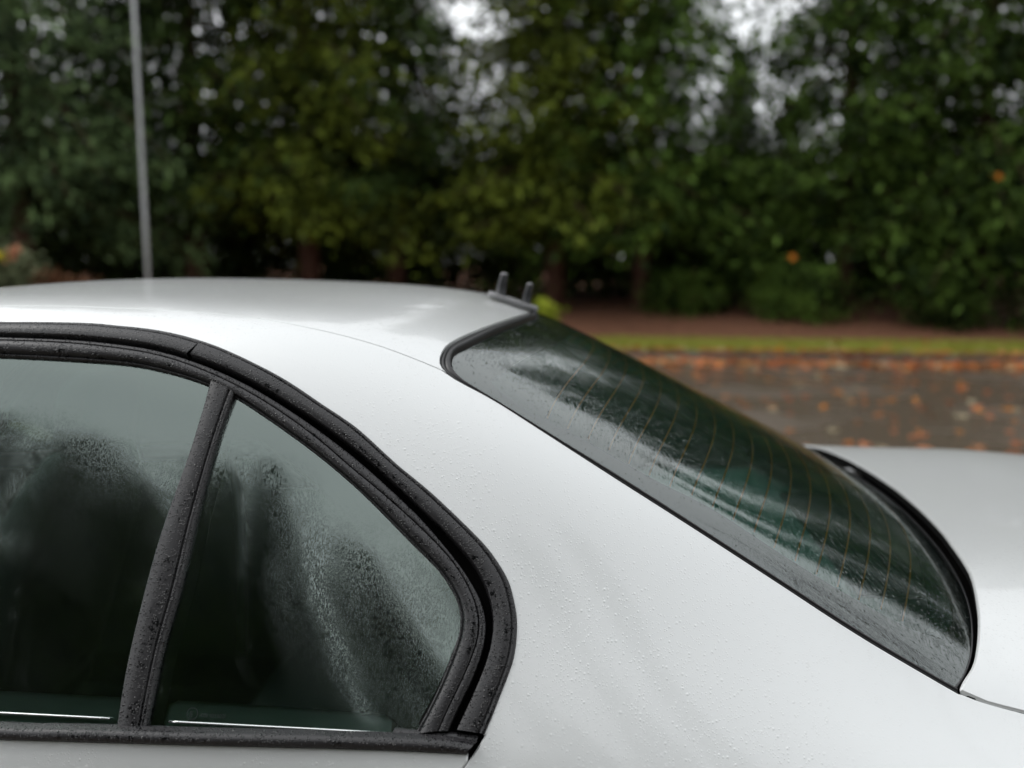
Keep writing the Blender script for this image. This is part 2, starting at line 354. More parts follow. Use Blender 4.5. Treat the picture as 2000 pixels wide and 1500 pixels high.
CV = {
    'aperture': [(-0.7711, 4.053), (-0.7445, 4.054), (-0.7186, 4.045), (-0.6928, 4.033), (-0.6672, 4.022), (-0.6416, 4.011), (-0.6158, 4.013), (-0.5895, 4.041), (-0.5635, 4.059), (-0.5373, 4.097), (-0.5109, 4.159), (-0.4846, 4.242), (-0.4588, 4.337), (-0.4336, 4.442), (-0.4093, 4.542), (-0.3857, 4.633), (-0.3628, 4.722), (-0.3409, 4.811), (-0.3195, 4.894), (-0.2983, 4.964), (-0.2776, 5.032), (-0.2583, 5.109), (-0.2398, 5.187), (-0.2213, 5.259), (-0.2023, 5.321), (-0.1836, 5.383), (-0.1658, 5.45), (-0.1483, 5.52), (-0.1313, 5.591), (-0.1151, 5.668), (-0.1011, 5.76), (-0.0894, 5.865), (-0.0823, 5.989), (-0.078, 6.12), (-0.0775, 6.256), (-0.0797, 6.392), (-0.0854, 6.524), (-0.092, 6.654), (-0.0984, 6.783), (-0.1053, 6.911)],
    'trim_in': [(-0.7613, 4.323), (-0.7362, 4.326), (-0.7113, 4.328), (-0.6867, 4.328), (-0.6622, 4.327), (-0.6378, 4.326), (-0.6133, 4.334), (-0.5887, 4.349), (-0.5642, 4.37), (-0.5396, 4.403), (-0.515, 4.456), (-0.4907, 4.52), (-0.4667, 4.588), (-0.4432, 4.659), (-0.4202, 4.733), (-0.3979, 4.807), (-0.3764, 4.882), (-0.3553, 4.952), (-0.3346, 5.016), (-0.3145, 5.079), (-0.2949, 5.142), (-0.2759, 5.206), (-0.2575, 5.27), (-0.2398, 5.336), (-0.2223, 5.402), (-0.2052, 5.467), (-0.1883, 5.533), (-0.1715, 5.597), (-0.1554, 5.666), (-0.14, 5.741), (-0.1262, 5.825), (-0.1155, 5.926), (-0.108, 6.039), (-0.1044, 6.162), (-0.105, 6.289), (-0.1088, 6.415), (-0.1145, 6.537), (-0.1212, 6.657), (-0.1283, 6.776), (-0.1356, 6.895)],
    'frame_out': [(-0.7589, 4.392), (-0.7342, 4.395), (-0.7097, 4.396), (-0.6854, 4.396), (-0.6612, 4.397), (-0.6371, 4.399), (-0.6129, 4.409), (-0.5887, 4.425), (-0.5646, 4.446), (-0.5404, 4.475), (-0.5163, 4.521), (-0.4924, 4.579), (-0.4688, 4.643), (-0.4457, 4.711), (-0.4231, 4.781), (-0.4011, 4.851), (-0.3799, 4.922), (-0.3592, 4.99), (-0.339, 5.055), (-0.3193, 5.119), (-0.3001, 5.181), (-0.2813, 5.242), (-0.263, 5.304), (-0.2453, 5.368), (-0.2281, 5.432), (-0.2112, 5.497), (-0.1948, 5.563), (-0.1793, 5.635), (-0.1645, 5.712), (-0.1503, 5.791), (-0.1369, 5.875), (-0.1249, 5.968), (-0.1155, 6.072), (-0.1107, 6.19), (-0.1116, 6.315), (-0.1157, 6.438), (-0.1219, 6.557), (-0.1292, 6.673), (-0.1365, 6.789), (-0.1429, 6.908)],
    'frame_line': [(-0.7569, 4.448), (-0.7326, 4.45), (-0.7085, 4.45), (-0.6845, 4.449), (-0.6606, 4.451), (-0.6367, 4.457), (-0.6127, 4.469), (-0.5888, 4.487), (-0.565, 4.508), (-0.5412, 4.536), (-0.5174, 4.579), (-0.4939, 4.635), (-0.4707, 4.699), (-0.4479, 4.766), (-0.4258, 4.834), (-0.4042, 4.902), (-0.3833, 4.97), (-0.363, 5.037), (-0.3433, 5.103), (-0.3241, 5.168), (-0.3056, 5.233), (-0.2879, 5.3), (-0.2701, 5.363), (-0.2522, 5.421), (-0.2346, 5.479), (-0.2175, 5.539), (-0.2007, 5.6), (-0.1843, 5.663), (-0.1686, 5.73), (-0.1537, 5.804), (-0.1408, 5.889), (-0.1299, 5.985), (-0.1217, 6.092), (-0.1183, 6.21), (-0.1206, 6.332), (-0.1262, 6.451), (-0.1328, 6.567), (-0.1399, 6.681), (-0.147, 6.796), (-0.1534, 6.913)],
    'glass_edge': [(-0.7498, 4.649), (-0.7263, 4.65), (-0.7029, 4.652), (-0.6797, 4.654), (-0.6565, 4.656), (-0.6335, 4.659), (-0.6105, 4.662), (-0.5876, 4.664), (-0.5648, 4.672), (-0.5418, 4.693), (-0.5189, 4.728), (-0.4961, 4.767), (-0.4737, 4.813), (-0.4516, 4.866), (-0.4301, 4.925), (-0.4094, 4.992), (-0.3895, 5.061), (-0.3701, 5.125), (-0.351, 5.187), (-0.3323, 5.246), (-0.314, 5.305), (-0.2962, 5.364), (-0.2789, 5.424), (-0.2621, 5.486), (-0.2459, 5.55), (-0.2301, 5.615), (-0.2146, 5.681), (-0.1991, 5.746), (-0.1835, 5.81), (-0.1683, 5.876), (-0.1554, 5.957), (-0.145, 6.051), (-0.1396, 6.161), (-0.1406, 6.278), (-0.1454, 6.392), (-0.151, 6.505), (-0.1571, 6.617), (-0.1639, 6.727), (-0.1713, 6.837), (-0.1795, 6.944)],
    'post_l': [(-0.4559, 4.771), (-0.4571, 5.001), (-0.4599, 5.186), (-0.4632, 5.347), (-0.4676, 5.493), (-0.4727, 5.63), (-0.4776, 5.761), (-0.4818, 5.89), (-0.4851, 6.019), (-0.4877, 6.149), (-0.4898, 6.28), (-0.4916, 6.414), (-0.493, 6.551), (-0.4936, 6.692), (-0.4933, 6.838), (-0.4927, 6.991)],
    'post_r': [(-0.4221, 4.878), (-0.4282, 5.075), (-0.4325, 5.243), (-0.4363, 5.394), (-0.4393, 5.534), (-0.4418, 5.668), (-0.4439, 5.797), (-0.4456, 5.924), (-0.4472, 6.051), (-0.4493, 6.178), (-0.4524, 6.305), (-0.4557, 6.434), (-0.4579, 6.566), (-0.4592, 6.702), (-0.4601, 6.844), (-0.4609, 6.991)],
    'belt_top': [(-0.6436, 7.002), (-0.6066, 6.997), (-0.5698, 6.991), (-0.5333, 6.984), (-0.4969, 6.978), (-0.4607, 6.974), (-0.4248, 6.97), (-0.3892, 6.964), (-0.3539, 6.958), (-0.3188, 6.952), (-0.2839, 6.946), (-0.2492, 6.94), (-0.2146, 6.934), (-0.1801, 6.932), (-0.1457, 6.931), (-0.1118, 6.957)],
    'belt_bot': [(-0.639, 7.129), (-0.6036, 7.124), (-0.5678, 7.119), (-0.5323, 7.114), (-0.4969, 7.109), (-0.4618, 7.104), (-0.4269, 7.099), (-0.3923, 7.094), (-0.358, 7.089), (-0.3238, 7.084), (-0.2899, 7.079), (-0.2561, 7.074), (-0.2225, 7.071), (-0.189, 7.067), (-0.1556, 7.065), (-0.1223, 7.061)],
    'shut': [(-0.1053, 6.911), (-0.1069, 6.933), (-0.1085, 6.955), (-0.1101, 6.977), (-0.1119, 6.998), (-0.1136, 7.02), (-0.1154, 7.041), (-0.1172, 7.063), (-0.119, 7.084), (-0.1208, 7.105), (-0.1227, 7.126), (-0.1245, 7.148), (-0.1261, 7.169), (-0.1277, 7.192), (-0.1291, 7.214), (-0.1306, 7.237)],
    'seam': [(-0.7985, 3.425), (-0.7553, 3.426), (-0.7136, 3.404), (-0.6719, 3.392), (-0.6299, 3.394), (-0.5882, 3.395), (-0.547, 3.392), (-0.5056, 3.399), (-0.4636, 3.438), (-0.4217, 3.498), (-0.3803, 3.569), (-0.34, 3.632), (-0.3005, 3.684), (-0.2616, 3.741), (-0.2236, 3.811), (-0.1865, 3.874)],
    'rw_near': [(-0.1107, -0.047), (-0.1274, 0.907), (-0.1445, 1.559), (-0.161, 2.116), (-0.177, 2.633), (-0.1906, 3.166), (-0.1916, 3.708), (-0.1749, 3.953), (-0.1538, 4.012), (-0.1328, 4.055), (-0.1124, 4.107), (-0.0925, 4.165), (-0.0729, 4.22), (-0.0535, 4.268), (-0.0343, 4.312), (-0.0152, 4.353), (0.0037, 4.39), (0.0226, 4.425), (0.0413, 4.457), (0.0599, 4.486), (0.0785, 4.513), (0.0969, 4.539), (0.1151, 4.564), (0.1332, 4.588), (0.1511, 4.611), (0.1689, 4.633), (0.1866, 4.653), (0.2042, 4.67), (0.2217, 4.686), (0.239, 4.701), (0.2562, 4.718), (0.2733, 4.735), (0.2904, 4.752), (0.3074, 4.769), (0.3245, 4.786), (0.3416, 4.805), (0.3584, 4.83), (0.3751, 4.862), (0.3913, 4.905), (0.4074, 4.954)],
    'rw_in': [(-0.096, 0.089), (-0.1138, 0.975), (-0.1307, 1.62), (-0.1461, 2.197), (-0.1612, 2.724), (-0.176, 3.212), (-0.1733, 3.68), (-0.1562, 3.896), (-0.1367, 3.989), (-0.1172, 4.058), (-0.0978, 4.114), (-0.0786, 4.16), (-0.0595, 4.2), (-0.0405, 4.235), (-0.0216, 4.265), (-0.0027, 4.289), (0.016, 4.313), (0.0344, 4.34), (0.0526, 4.368), (0.0706, 4.396), (0.0885, 4.422), (0.1063, 4.448), (0.1239, 4.472), (0.1414, 4.495), (0.1588, 4.516), (0.176, 4.536), (0.1931, 4.553), (0.2102, 4.568), (0.2272, 4.581), (0.244, 4.594), (0.2607, 4.608), (0.2773, 4.622), (0.2939, 4.637), (0.3105, 4.651), (0.3271, 4.666), (0.3436, 4.684), (0.36, 4.707), (0.3761, 4.738), (0.3919, 4.776), (0.408, 4.811)],
    'rw_bot': [(0.408, 4.811), (0.4232, 4.478), (0.4373, 4.132), (0.4499, 3.784), (0.4615, 3.442), (0.473, 3.109), (0.4845, 2.787), (0.4947, 2.484), (0.5038, 2.198), (0.5115, 1.927), (0.518, 1.666), (0.5227, 1.417), (0.526, 1.173), (0.5297, 0.908), (0.5335, 0.622), (0.5372, 0.311)],
    'boot_gap': [(0.4099, 4.935), (0.419, 4.936), (0.4281, 4.935), (0.4377, 4.923), (0.4474, 4.906), (0.4572, 4.889), (0.4669, 4.874), (0.4766, 4.862)],
    'frit_near': [(-0.1005, 2.642), (-0.1123, 3.08), (-0.1249, 3.454), (-0.1139, 3.646), (-0.0991, 3.742), (-0.0842, 3.816), (-0.0687, 3.85), (-0.0529, 3.858), (-0.0369, 3.855), (-0.0211, 3.852), (-0.0054, 3.854), (0.01, 3.865), (0.0251, 3.881), (0.0401, 3.898), (0.0551, 3.913), (0.0701, 3.921), (0.0853, 3.918), (0.1008, 3.902), (0.1164, 3.877), (0.1319, 3.853), (0.147, 3.84), (0.1617, 3.841), (0.1759, 3.853), (0.1898, 3.871), (0.2035, 3.89), (0.2172, 3.905), (0.2311, 3.913), (0.2451, 3.916), (0.2591, 3.917), (0.2731, 3.917), (0.2871, 3.914), (0.3013, 3.91), (0.3155, 3.904), (0.3298, 3.898), (0.3441, 3.89), (0.3585, 3.881), (0.3732, 3.868), (0.3884, 3.843), (0.4047, 3.791), (0.4215, 3.732)],
}
# ---------------------------------------------------------------- skin maths
def pchip(xk, yk, x):
    xk = np.array(xk); yk = np.array(yk); h = np.diff(xk); d = np.diff(yk) / h
    m = np.zeros(len(xk))
    for i in range(1, len(xk) - 1):
        if d[i - 1] * d[i] > 0:
            w1 = 2 * h[i] + h[i - 1]; w2 = h[i] + 2 * h[i - 1]
            m[i] = (w1 + w2) / (w1 / d[i - 1] + w2 / d[i])
    m[0] = d[0]; m[-1] = d[-1]
    x = np.clip(x, xk[0] - .1, xk[-1] + .15)
    i = np.clip(np.searchsorted(xk, x) - 1, 0, len(h) - 1)
    t = (x - xk[i]) / h[i]
    return ((2 * t**3 - 3 * t**2 + 1) * yk[i] + (t**3 - 2 * t**2 + t) * h[i] * m[i]
            + (-2 * t**3 + 3 * t**2) * yk[i + 1] + (t**3 - t**2) * h[i] * m[i + 1])
DX, X0, NXC = 0.1, -3.4, 48
XS = X0 + DX * np.arange(NXC)
CW = np.stack([pchip(KX, [NET[k][j][0] for k in KX], XS) for j in range(12)], 1)
CZ = np.stack([pchip(KX, [NET[k][j][1] for k in KX], XS) for j in range(12)], 1)
CW = np.concatenate([-CW[:, 1:2], CW, 2 * CW[:, -1:] - CW[:, -2:-1]], 1)
CZ = np.concatenate([CZ[:, 1:2], CZ, 2 * CZ[:, -1:] - CZ[:, -2:-1]], 1)
def basis(t):
    return np.stack([(1 - t)**3, 3 * t**3 - 6 * t**2 + 4, -3 * t**3 + 3 * t**2 + 3 * t + 1, t**3], -1) / 6
def skin0(x, v):
    x = np.asarray(x, float); v = np.asarray(v, float)
    s = np.where(v < 0, -1.0, 1.0); a = np.abs(v)
    fx = (x - X0) / DX; i = np.clip(np.floor(fx).astype(int), 1, NXC - 3); bx = basis(fx - i)
    j = np.clip(np.floor(a).astype(int), 0, 10); bv = basis(a - j)
    w = np.zeros(np.broadcast(x, v).shape); z = w.copy()
    for p in range(4):
        for q in range(4):
            k = bx[..., p] * bv[..., q]
            w = w + k * CW[i - 1 + p, j + q]; z = z + k * CZ[i - 1 + p, j + q]
    return np.stack([x + 0 * w, -s * w, z], -1)
def normals(fn, a, b, e=1e-3):
    n = np.cross(fn(a + e, b) - fn(a - e, b), fn(a, b + e) - fn(a, b - e))
    n /= np.linalg.norm(n, axis=-1, keepdims=True) + 1e-12
    c = fn(a, b) - np.array([0, 0, .45]); c[..., 0] = 0
    s = np.sign((n * c).sum(-1, keepdims=True))
    return n * np.where(s == 0, 1, s)
def skin(x, v, h=0.0):
    x = np.asarray(x, float); v = np.asarray(v, float)
    return skin0(x, v) + normals(skin0, x, v) * h
DKX = np.array([.36, .41, .44, .4766, .60, .80, 1.0, 1.12])
DKV = np.array([4.97, 4.935, 4.90, 4.862, 4.76, 4.62, 4.45, 4.32])
def _dk():
    p = skin0(DKX, DKV); return -p[:, 1], p[:, 2]
DKW, DKZ = _dk()
def deck0(x, w):
    """boot lid surface, level with the wings at its sides; w is signed like v (+ near side)"""
    x = np.asarray(x, float); w = np.asarray(w, float)
    ws = np.interp(x, DKX, DKW); zs = np.interp(x, DKX, DKZ)
    zc = 1.043 - .10 * np.maximum(0, x - .80)**1.5
    t = np.abs(w) / ws
    z = zc - (zc - .012 - zs) * t**6 - .012 * t**2
    return np.stack([x + 0 * w, -w + 0 * x, z], -1)
def vz(x, z):
    """section parameter of the body side at height z"""
    vv = np.linspace(6.5, 11, 300); zz = skin0(np.full(300, x), vv)[:, 2]
    return float(np.interp(-z, -zz, vv))

# ---------------------------------------------------------------- mesh helpers
def new_obj(name, me, mat, parent=None):
    o = bpy.data.objects.new(name, me)
    COL.objects.link(o)
    if mat is not None and len(me.materials) == 0:
        me.materials.append(M[mat])
    if parent is not None:
        o.parent = parent
    return o
def mesh_obj(name, V, F, mat, parent=None, smooth=True, nrm=None):
    me = bpy.data.meshes.new(name)
    me.from_pydata([tuple(map(float, p)) for p in V], [], [tuple(map(int, f)) for f in F])
    if smooth:
        me.polygons.foreach_set('use_smooth', [True] * len(me.polygons))
    if nrm is not None:
        me.normals_split_custom_set_from_vertices([tuple(map(float, q)) for q in nrm])
    me.update()
    return new_obj(name, me, mat, parent)
def empty(name, loc=(0, 0, 0)):
    o = bpy.data.objects.new(name, None)
    o.location = loc
    o.empty_display_size = .2
    COL.objects.link(o)
    return o
def tag(o, label=None, cat=None, group=None, kind=None):
    for k, v in (('label', label), ('category', cat), ('group', group), ('kind', kind)):
        if v: o[k] = v
    return o
def up(c, m=5):
    """finer Catmull-Rom curve"""
    P = np.array(c, float); Q = np.concatenate([[2 * P[0] - P[1]], P, [2 * P[-1] - P[-2]]]); o = []
    for i in range(1, len(Q) - 2):
        p0, p1, p2, p3 = Q[i - 1:i + 3]
        for t in np.linspace(0, 1, m, endpoint=False):
            o.append(.5 * (2 * p1 + (p2 - p0) * t + (2 * p0 - 5 * p1 + 4 * p2 - p3) * t * t + (3 * p1 - p0 - 3 * p2 + p3) * t**3))
    o.append(P[-1])
    return np.array(o)
def arc(c, n, fn=skin0):
    """resample a curve to n points of equal length on the surface"""
    c = up(c, 8); P = fn(c[:, 0], c[:, 1])
    s = np.r_[0, np.cumsum(np.linalg.norm(np.diff(P, axis=0), axis=1))]
    t = np.linspace(0, s[-1], n)
    return np.stack([np.interp(t, s, c[:, 0]), np.interp(t, s, c[:, 1])], 1)
def inside(poly, pts):
    x, y = pts[:, 0], pts[:, 1]; r = np.zeros(len(pts), bool)
    a = poly; b = np.roll(poly, -1, 0)
    for (x1, y1), (x2, y2) in zip(a, b):
        if y1 == y2: continue
        m = (y1 > y) != (y2 > y)
        r ^= m & (x < (x2 - x1) * (y - y1) / (y2 - y1) + x1)
    return r
def bdist(poly, pts):
    d = np.full(len(pts), 1e9); b = np.roll(poly, -1, 0)
    for p, q in zip(poly, b):
        e = q - p; L = (e * e).sum()
        if L < 1e-14: continue
        t = np.clip(((pts - p) @ e) / L, 0, 1)
        d = np.minimum(d, np.linalg.norm(pts - p - t[:, None] * e, axis=1))
    return d
def densify(poly, step):
    o = []
    for p, q in zip(poly, np.roll(poly, -1, 0)):
        n = max(1, int(np.linalg.norm(q - p) / step))
        for i in range(n): o.append(p + (q - p) * i / n)
    return np.array(o)
def panel(name, poly, mat, parent, holes=(), fn=skin0, h=0.0, step=.02, flange=.012, vs=.1, mirror=False, round_=.0015):
    """sheet on a surface, bounded by outline curves, with a rolled edge"""
    sc = np.array([1.0, vs])
    loops = [densify(np.array(p, float) * sc, step) for p in (poly, *holes)]
    for i, l in enumerate(loops):
        k = np.linalg.norm(l - np.roll(l, 1, 0), axis=1) > 1e-5
        loops[i] = l[k]
    lo, hi = loops[0].min(0), loops[0].max(0)
    gx, gy = np.meshgrid(np.arange(lo[0], hi[0], step), np.arange(lo[1], hi[1], step), indexing='ij')
    gx = gx + (np.arange(gx.shape[1]) % 2) * step * .5
    pts = np.stack([gx.ravel(), gy.ravel()], 1)
    k = inside(loops[0], pts)
    for l in loops[1:]: k &= ~inside(l, pts)
    pts = pts[k]
    for l in loops: pts = pts[bdist(l, pts) > step * .45]
    allp = np.concatenate([*loops, pts]); edges = []; o = 0
    for l in loops:
        n = len(l); edges += [(o + i, o + (i + 1) % n) for i in range(n)]; o += n
    vo, eo, fo, orig, _, _ = delaunay_2d_cdt([Vector(p) for p in allp], edges, [], 0, 1e-7)
    vo = np.array([(p.x, p.y) for p in vo]); fo = np.array([tuple(f) for f in fo])
    c = vo[fo].mean(1); k = inside(loops[0], c)
    for l in loops[1:]: k &= ~inside(l, c)
    fo = fo[k]
    a, b = vo[:, 0], vo[:, 1] / vs
    N = normals(fn, a, b); V = fn(a, b) + N * h
    # orient faces along the normals
    fn_ = np.cross(V[fo[:, 1]] - V[fo[:, 0]], V[fo[:, 2]] - V[fo[:, 0]])
    fl = (fn_ * N[fo[:, 0]]).sum(1) < 0
    fo[fl] = fo[fl][:, ::-1]
    F = [tuple(f) for f in fo]
    VV, NN = [V], [N]; base = len(V)
    if flange:
        for li, l in enumerate(loops):
            a, b = l[:, 0], l[:, 1] / vs
            n = normals(fn, a, b); p = fn(a, b) + n * h
            t = np.roll(p, -1, 0) - np.roll(p, 1, 0); t /= np.linalg.norm(t, axis=1, keepdims=True) + 1e-12
            out = np.cross(t, n); out /= np.linalg.norm(out, axis=1, keepdims=True) + 1e-12
            area = 0.5 * np.sum(l[:, 0] * np.roll(l[:, 1], -1) - np.roll(l[:, 0], -1) * l[:, 1])
            tst = fn(a + 0, b + 0)
            # outward: away from the sheet
            q = l[0] + 0
            e = (p + out * .002)
            ctr = V.mean(0)
            sgn = 1
            m = len(l) // 3
            d2 = np.array([l[m, 1] - l[(m + 1) % len(l), 1], l[(m + 1) % len(l), 0] - l[m, 0]]); d2 /= np.linalg.norm(d2) + 1e-12
            tp = (l[m] + l[(m + 1) % len(l)]) / 2 + d2 * step * .2
            ins = inside(loops[0], tp[None])[0] and not any(inside(x, tp[None])[0] for x in loops[1:])
            pp = fn(tp[0:1], tp[1:2] / vs)[0] - (fn(l[m:m+1, 0], l[m:m+1, 1] / vs)[0])
            if (np.dot(pp, out[m]) > 0) == bool(ins): out = -out
            r0 = p
            r1 = p + out * round_ - n * round_
            r2 = p + out * round_ - n * flange
            nl = len(l)
            VV += [r0, r1, r2]; NN += [n * .8 + out * .6, out * .8 + n * .6, out]
            for r in range(2):
                for i in range(nl):
                    j = (i + 1) % nl
                    q = [base + r * nl + i, base + r * nl + j, base + (r + 1) * nl + j, base + (r + 1) * nl + i]
                    A = (r0, r1, r2)
                    fnn = np.cross(A[r][j] - A[r][i], A[r + 1][i] - A[r][i])
                    if np.dot(fnn, out[i]) < 0: q = q[::-1]
                    F.append(tuple(q))
            base += 3 * nl
    V = np.concatenate(VV); N = np.concatenate(NN); N /= np.linalg.norm(N, axis=1, keepdims=True) + 1e-12
    ob = mesh_obj(name, V, F, mat, parent, True, N)
    if mirror:
        mesh_obj(name, V * [1, -1, 1], [f[::-1] for f in F], mat, parent, True, N * [1, -1, 1])
    return ob
def band(name, A, B, prof, mat, parent, n=160, fn=skin0, mirror=False, caps=False):
    """strip between two outline curves with a profile of (across, height)"""
    A = arc(A, n, fn); B = arc(B, n, fn)
    rows = []
    for s, h in prof:
        c = A + (B - A) * s
        rows.append(fn(c[:, 0], c[:, 1]) + normals(fn, c[:, 0], c[:, 1]) * h)
    V = np.concatenate(rows); k = len(prof); F = []
    mid = normals(fn, A[:, 0], A[:, 1])
    for r in range(k - 1):
        for i in range(n - 1):
            q = (r * n + i, r * n + i + 1, (r + 1) * n + i + 1, (r + 1) * n + i)
            F.append(q)
    f0 = F[(n - 1) * ((k - 1) // 2) + n // 2]
    nn = np.cross(V[f0[1]] - V[f0[0]], V[f0[3]] - V[f0[0]])
    if np.dot(nn, mid[n // 2]) < 0: F = [f[::-1] for f in F]
    ob = mesh_obj(name, V, F, mat, parent)
    if mirror:
        mesh_obj(name, V * [1, -1, 1], [f[::-1] for f in F], mat, parent)
    return ob
def tube(P, rad, seg=8, close=True):
    P = np.array(P, float); n = len(P); rad = np.broadcast_to(np.array(rad, float), (n,))
    T = np.gradient(P, axis=0); T /= np.linalg.norm(T, axis=1, keepdims=True) + 1e-12
    ref = np.array([0.0, 0, 1]) if abs(T[0][2]) < .9 else np.array([1.0, 0, 0])
    V, F = [], []
    for i in range(n):
        a = np.cross(T[i], ref); a /= np.linalg.norm(a) + 1e-12; b = np.cross(T[i], a)
        for k in range(seg):
            t = 2 * math.pi * k / seg
            V.append(P[i] + (a * math.cos(t) + b * math.sin(t)) * rad[i])
    for i in range(n - 1):
        for k in range(seg):
            k2 = (k + 1) % seg
            F.append((i * seg + k, i * seg + k2, (i + 1) * seg + k2, (i + 1) * seg + k))
    if close:
        F.append(tuple(range(seg))[::-1]); F.append(tuple((n - 1) * seg + k for k in range(seg)))
    return V, F
def box(cx, cy, cz, sx, sy, sz, bev=.0):
    """box with chamfered edges"""
    b = min(bev, sx * .45, sy * .45, sz * .45)
    V, F = [], []
    if b <= 0:
        for z in (-1, 1):
            for x, y in ((-1, -1), (1, -1), (1, 1), (-1, 1)):
                V.append((cx + x * sx / 2, cy + y * sy / 2, cz + z * sz / 2))
        return V, [(3, 2, 1, 0), (4, 5, 6, 7), (0, 1, 5, 4), (1, 2, 6, 5), (2, 3, 7, 6), (3, 0, 4, 7)]
    def ring(hx, hy, z):
        o = len(V)
        for x, y in ((-hx + b, -hy), (hx - b, -hy), (hx, -hy + b), (hx, hy - b), (hx - b, hy), (-hx + b, hy), (-hx, hy - b), (-hx, -hy + b)):
            V.append((cx + x, cy + y, cz + z))
        return o
    hx, hy, hz = sx / 2, sy / 2, sz / 2
    rs = [ring(hx - b, hy - b, -hz), ring(hx, hy, -hz + b), ring(hx, hy, hz - b), ring(hx - b, hy - b, hz)]
    for a, c in zip(rs, rs[1:]):
        for i in range(8):
            F.append((a + i, a + (i + 1) % 8, c + (i + 1) % 8, c + i))
    F.append(tuple(rs[0] + i for i in range(8))[::-1]); F.append(tuple(rs[3] + i for i in range(8)))
    return V, F
def merge(*parts):
    V, F = [], []
    for v, f in parts:
        o = len(V); V += [tuple(p) for p in v]; F += [tuple(i + o for i in q) for q in f]
    return V, F
def xf(vf, m):
    v, f = vf
    return [tuple(m @ Vector(p)) for p in v], f
def sheet(name, V, F, mat, parent=None, kind=None):
    o = mesh_obj(name, V, F, mat, parent, False)
    if kind: o['kind'] = kind
    return o
# ---------------------------------------------------------------- the setting (the street runs at a slight angle to the car)
RH = np.array([math.cos(YAW), math.sin(YAW)]); FH = np.array([-math.sin(YAW), math.cos(YAW)])
def st(lat, far, z=0.0):
    p = CAM[:2] + RH * lat + FH * far
    return (float(p[0]), float(p[1]), float(z))
def kerb_far(lat): return 13.75 - .17 * lat + .004 * lat * lat

def strip(name, f0, f1, mat, z=0.0, l0=-45, l1=45, n=90, kind='structure', zf=None, rows=2):
    V, F = [], []
    for i in range(n + 1):
        l = l0 + (l1 - l0) * i / n
        for r in range(rows):
            t = r / (rows - 1); d = f0(l) + (f1(l) - f0(l)) * t
            V.append(st(l, d, z if zf is None else zf(l, d, t)))
    for i in range(n):
        for r in range(rows - 1):
            a = i * rows + r
            F.append((a, a + rows, a + rows + 1, a + 1))
    o = mesh_obj(name, V, F, mat, None, True)
    if kind: o['kind'] = kind
    return o
G = 600
sheet('ground', [(-G, -G, -.05), (G, -G, -.05), (G, G, -.05), (-G, G, -.05)], [(0, 1, 2, 3)], 'soil', None, 'structure')
strip('road', lambda l: -7.5, kerb_far, 'asphalt', 0.0, -60, 60, 120)
kerb = strip('kerb', lambda l: kerb_far(l) + .004, lambda l: kerb_far(l) + .15, 'kerb_stone', .085)
# single kerb stones
kv, kf = box(0, 0, 0, .905, .15, .22, .012)
kme = bpy.data.meshes.new('kerb_stone'); kme.from_pydata(kv, [], kf); kme.materials.append(M['kerb_stone'])
for i in range(40):
    l = -16 + i * .915 + .45
    if l > 20: break
    o = bpy.data.objects.new('kerb_stone', kme); COL.objects.link(o); o.parent = kerb
    o.location = st(l, kerb_far(l) + .076, .015 + random.uniform(-.004, .004))
    o.rotation_euler = (0, 0, YAW + math.atan(-.17 + .008 * l))
def lawn_far(l): return kerb_far(l) + .15 + max(0.25, min(2.2, 2.3 - .0 * l, (l + 1.0) * .9))
strip('lawn', lambda l: kerb_far(l) + .152, lambda l: lawn_far(l), 'lawn', .11, kind='structure', zf=lambda l, d, t: .105 + .03 * t, rows=4)
def bed_z(l, d, t): return .128 + .62 * (t ** .8) + .03 * math.sin(l * 1.7 + t * 5) * t
strip('planting_bed', lambda l: lawn_far(l) - .04, lambda l: 22.0, 'mulch', 0, kind='structure', zf=bed_z, rows=12)
strip('side_bed', lambda l: -7.4, lambda l: kerb_far(l) + .3, 'mulch', .06, 9.6, 60, 40, rows=8, zf=lambda l, d, t: .06 + .05 * math.sin(l) * .3)
strip('woodland_floor', lambda l: 21.9, lambda l: 60.0, 'mulch', .5, kind='structure', zf=lambda l, d, t: .72 + .3 * t, rows=3)

# grass blades on the lawn
def grass():
    n = 16000
    l = RNG.uniform(.2, 9.5, n); t = RNG.uniform(0, 1, n)
    V = np.zeros((n, 3, 3))
    k0 = np.array([kerb_far(a) + .15 for a in l]); k1 = np.array([lawn_far(a) for a in l])
    d = k0 + (k1 - k0) * t
    p = CAM[:2] + RH * l[:, None] + FH * d[:, None]
    a = RNG.uniform(0, 6.28, n); w = RNG.uniform(.006, .012, n); h = RNG.uniform(.03, .085, n)
    z = .105 + .03 * t
    dx, dy = np.cos(a) * w, np.sin(a) * w
    V[:, 0] = np.stack([p[:, 0] - dx, p[:, 1] - dy, z], 1); V[:, 1] = np.stack([p[:, 0] + dx, p[:, 1] + dy, z], 1)
    V[:, 2] = np.stack([p[:, 0] + RNG.normal(0, .025, n), p[:, 1] + RNG.normal(0, .025, n), z + h], 1)
    o = mesh_obj('grass', V.reshape(-1, 3), np.arange(3 * n).reshape(-1, 3), 'grass_blade', None, False)
    tag(o, 'short yellow-green grass of the verge behind the leafy kerb', 'grass', kind='stuff')
grass()
# ---------------------------------------------------------------- the car
car = empty('parked_car', (0, 0, 0))
tag(car, 'wet silver saloon car with black window trim and two stub aerials on its roof', 'car')
C = {k: [tuple(p) for p in v] for k, v in CV.items()}

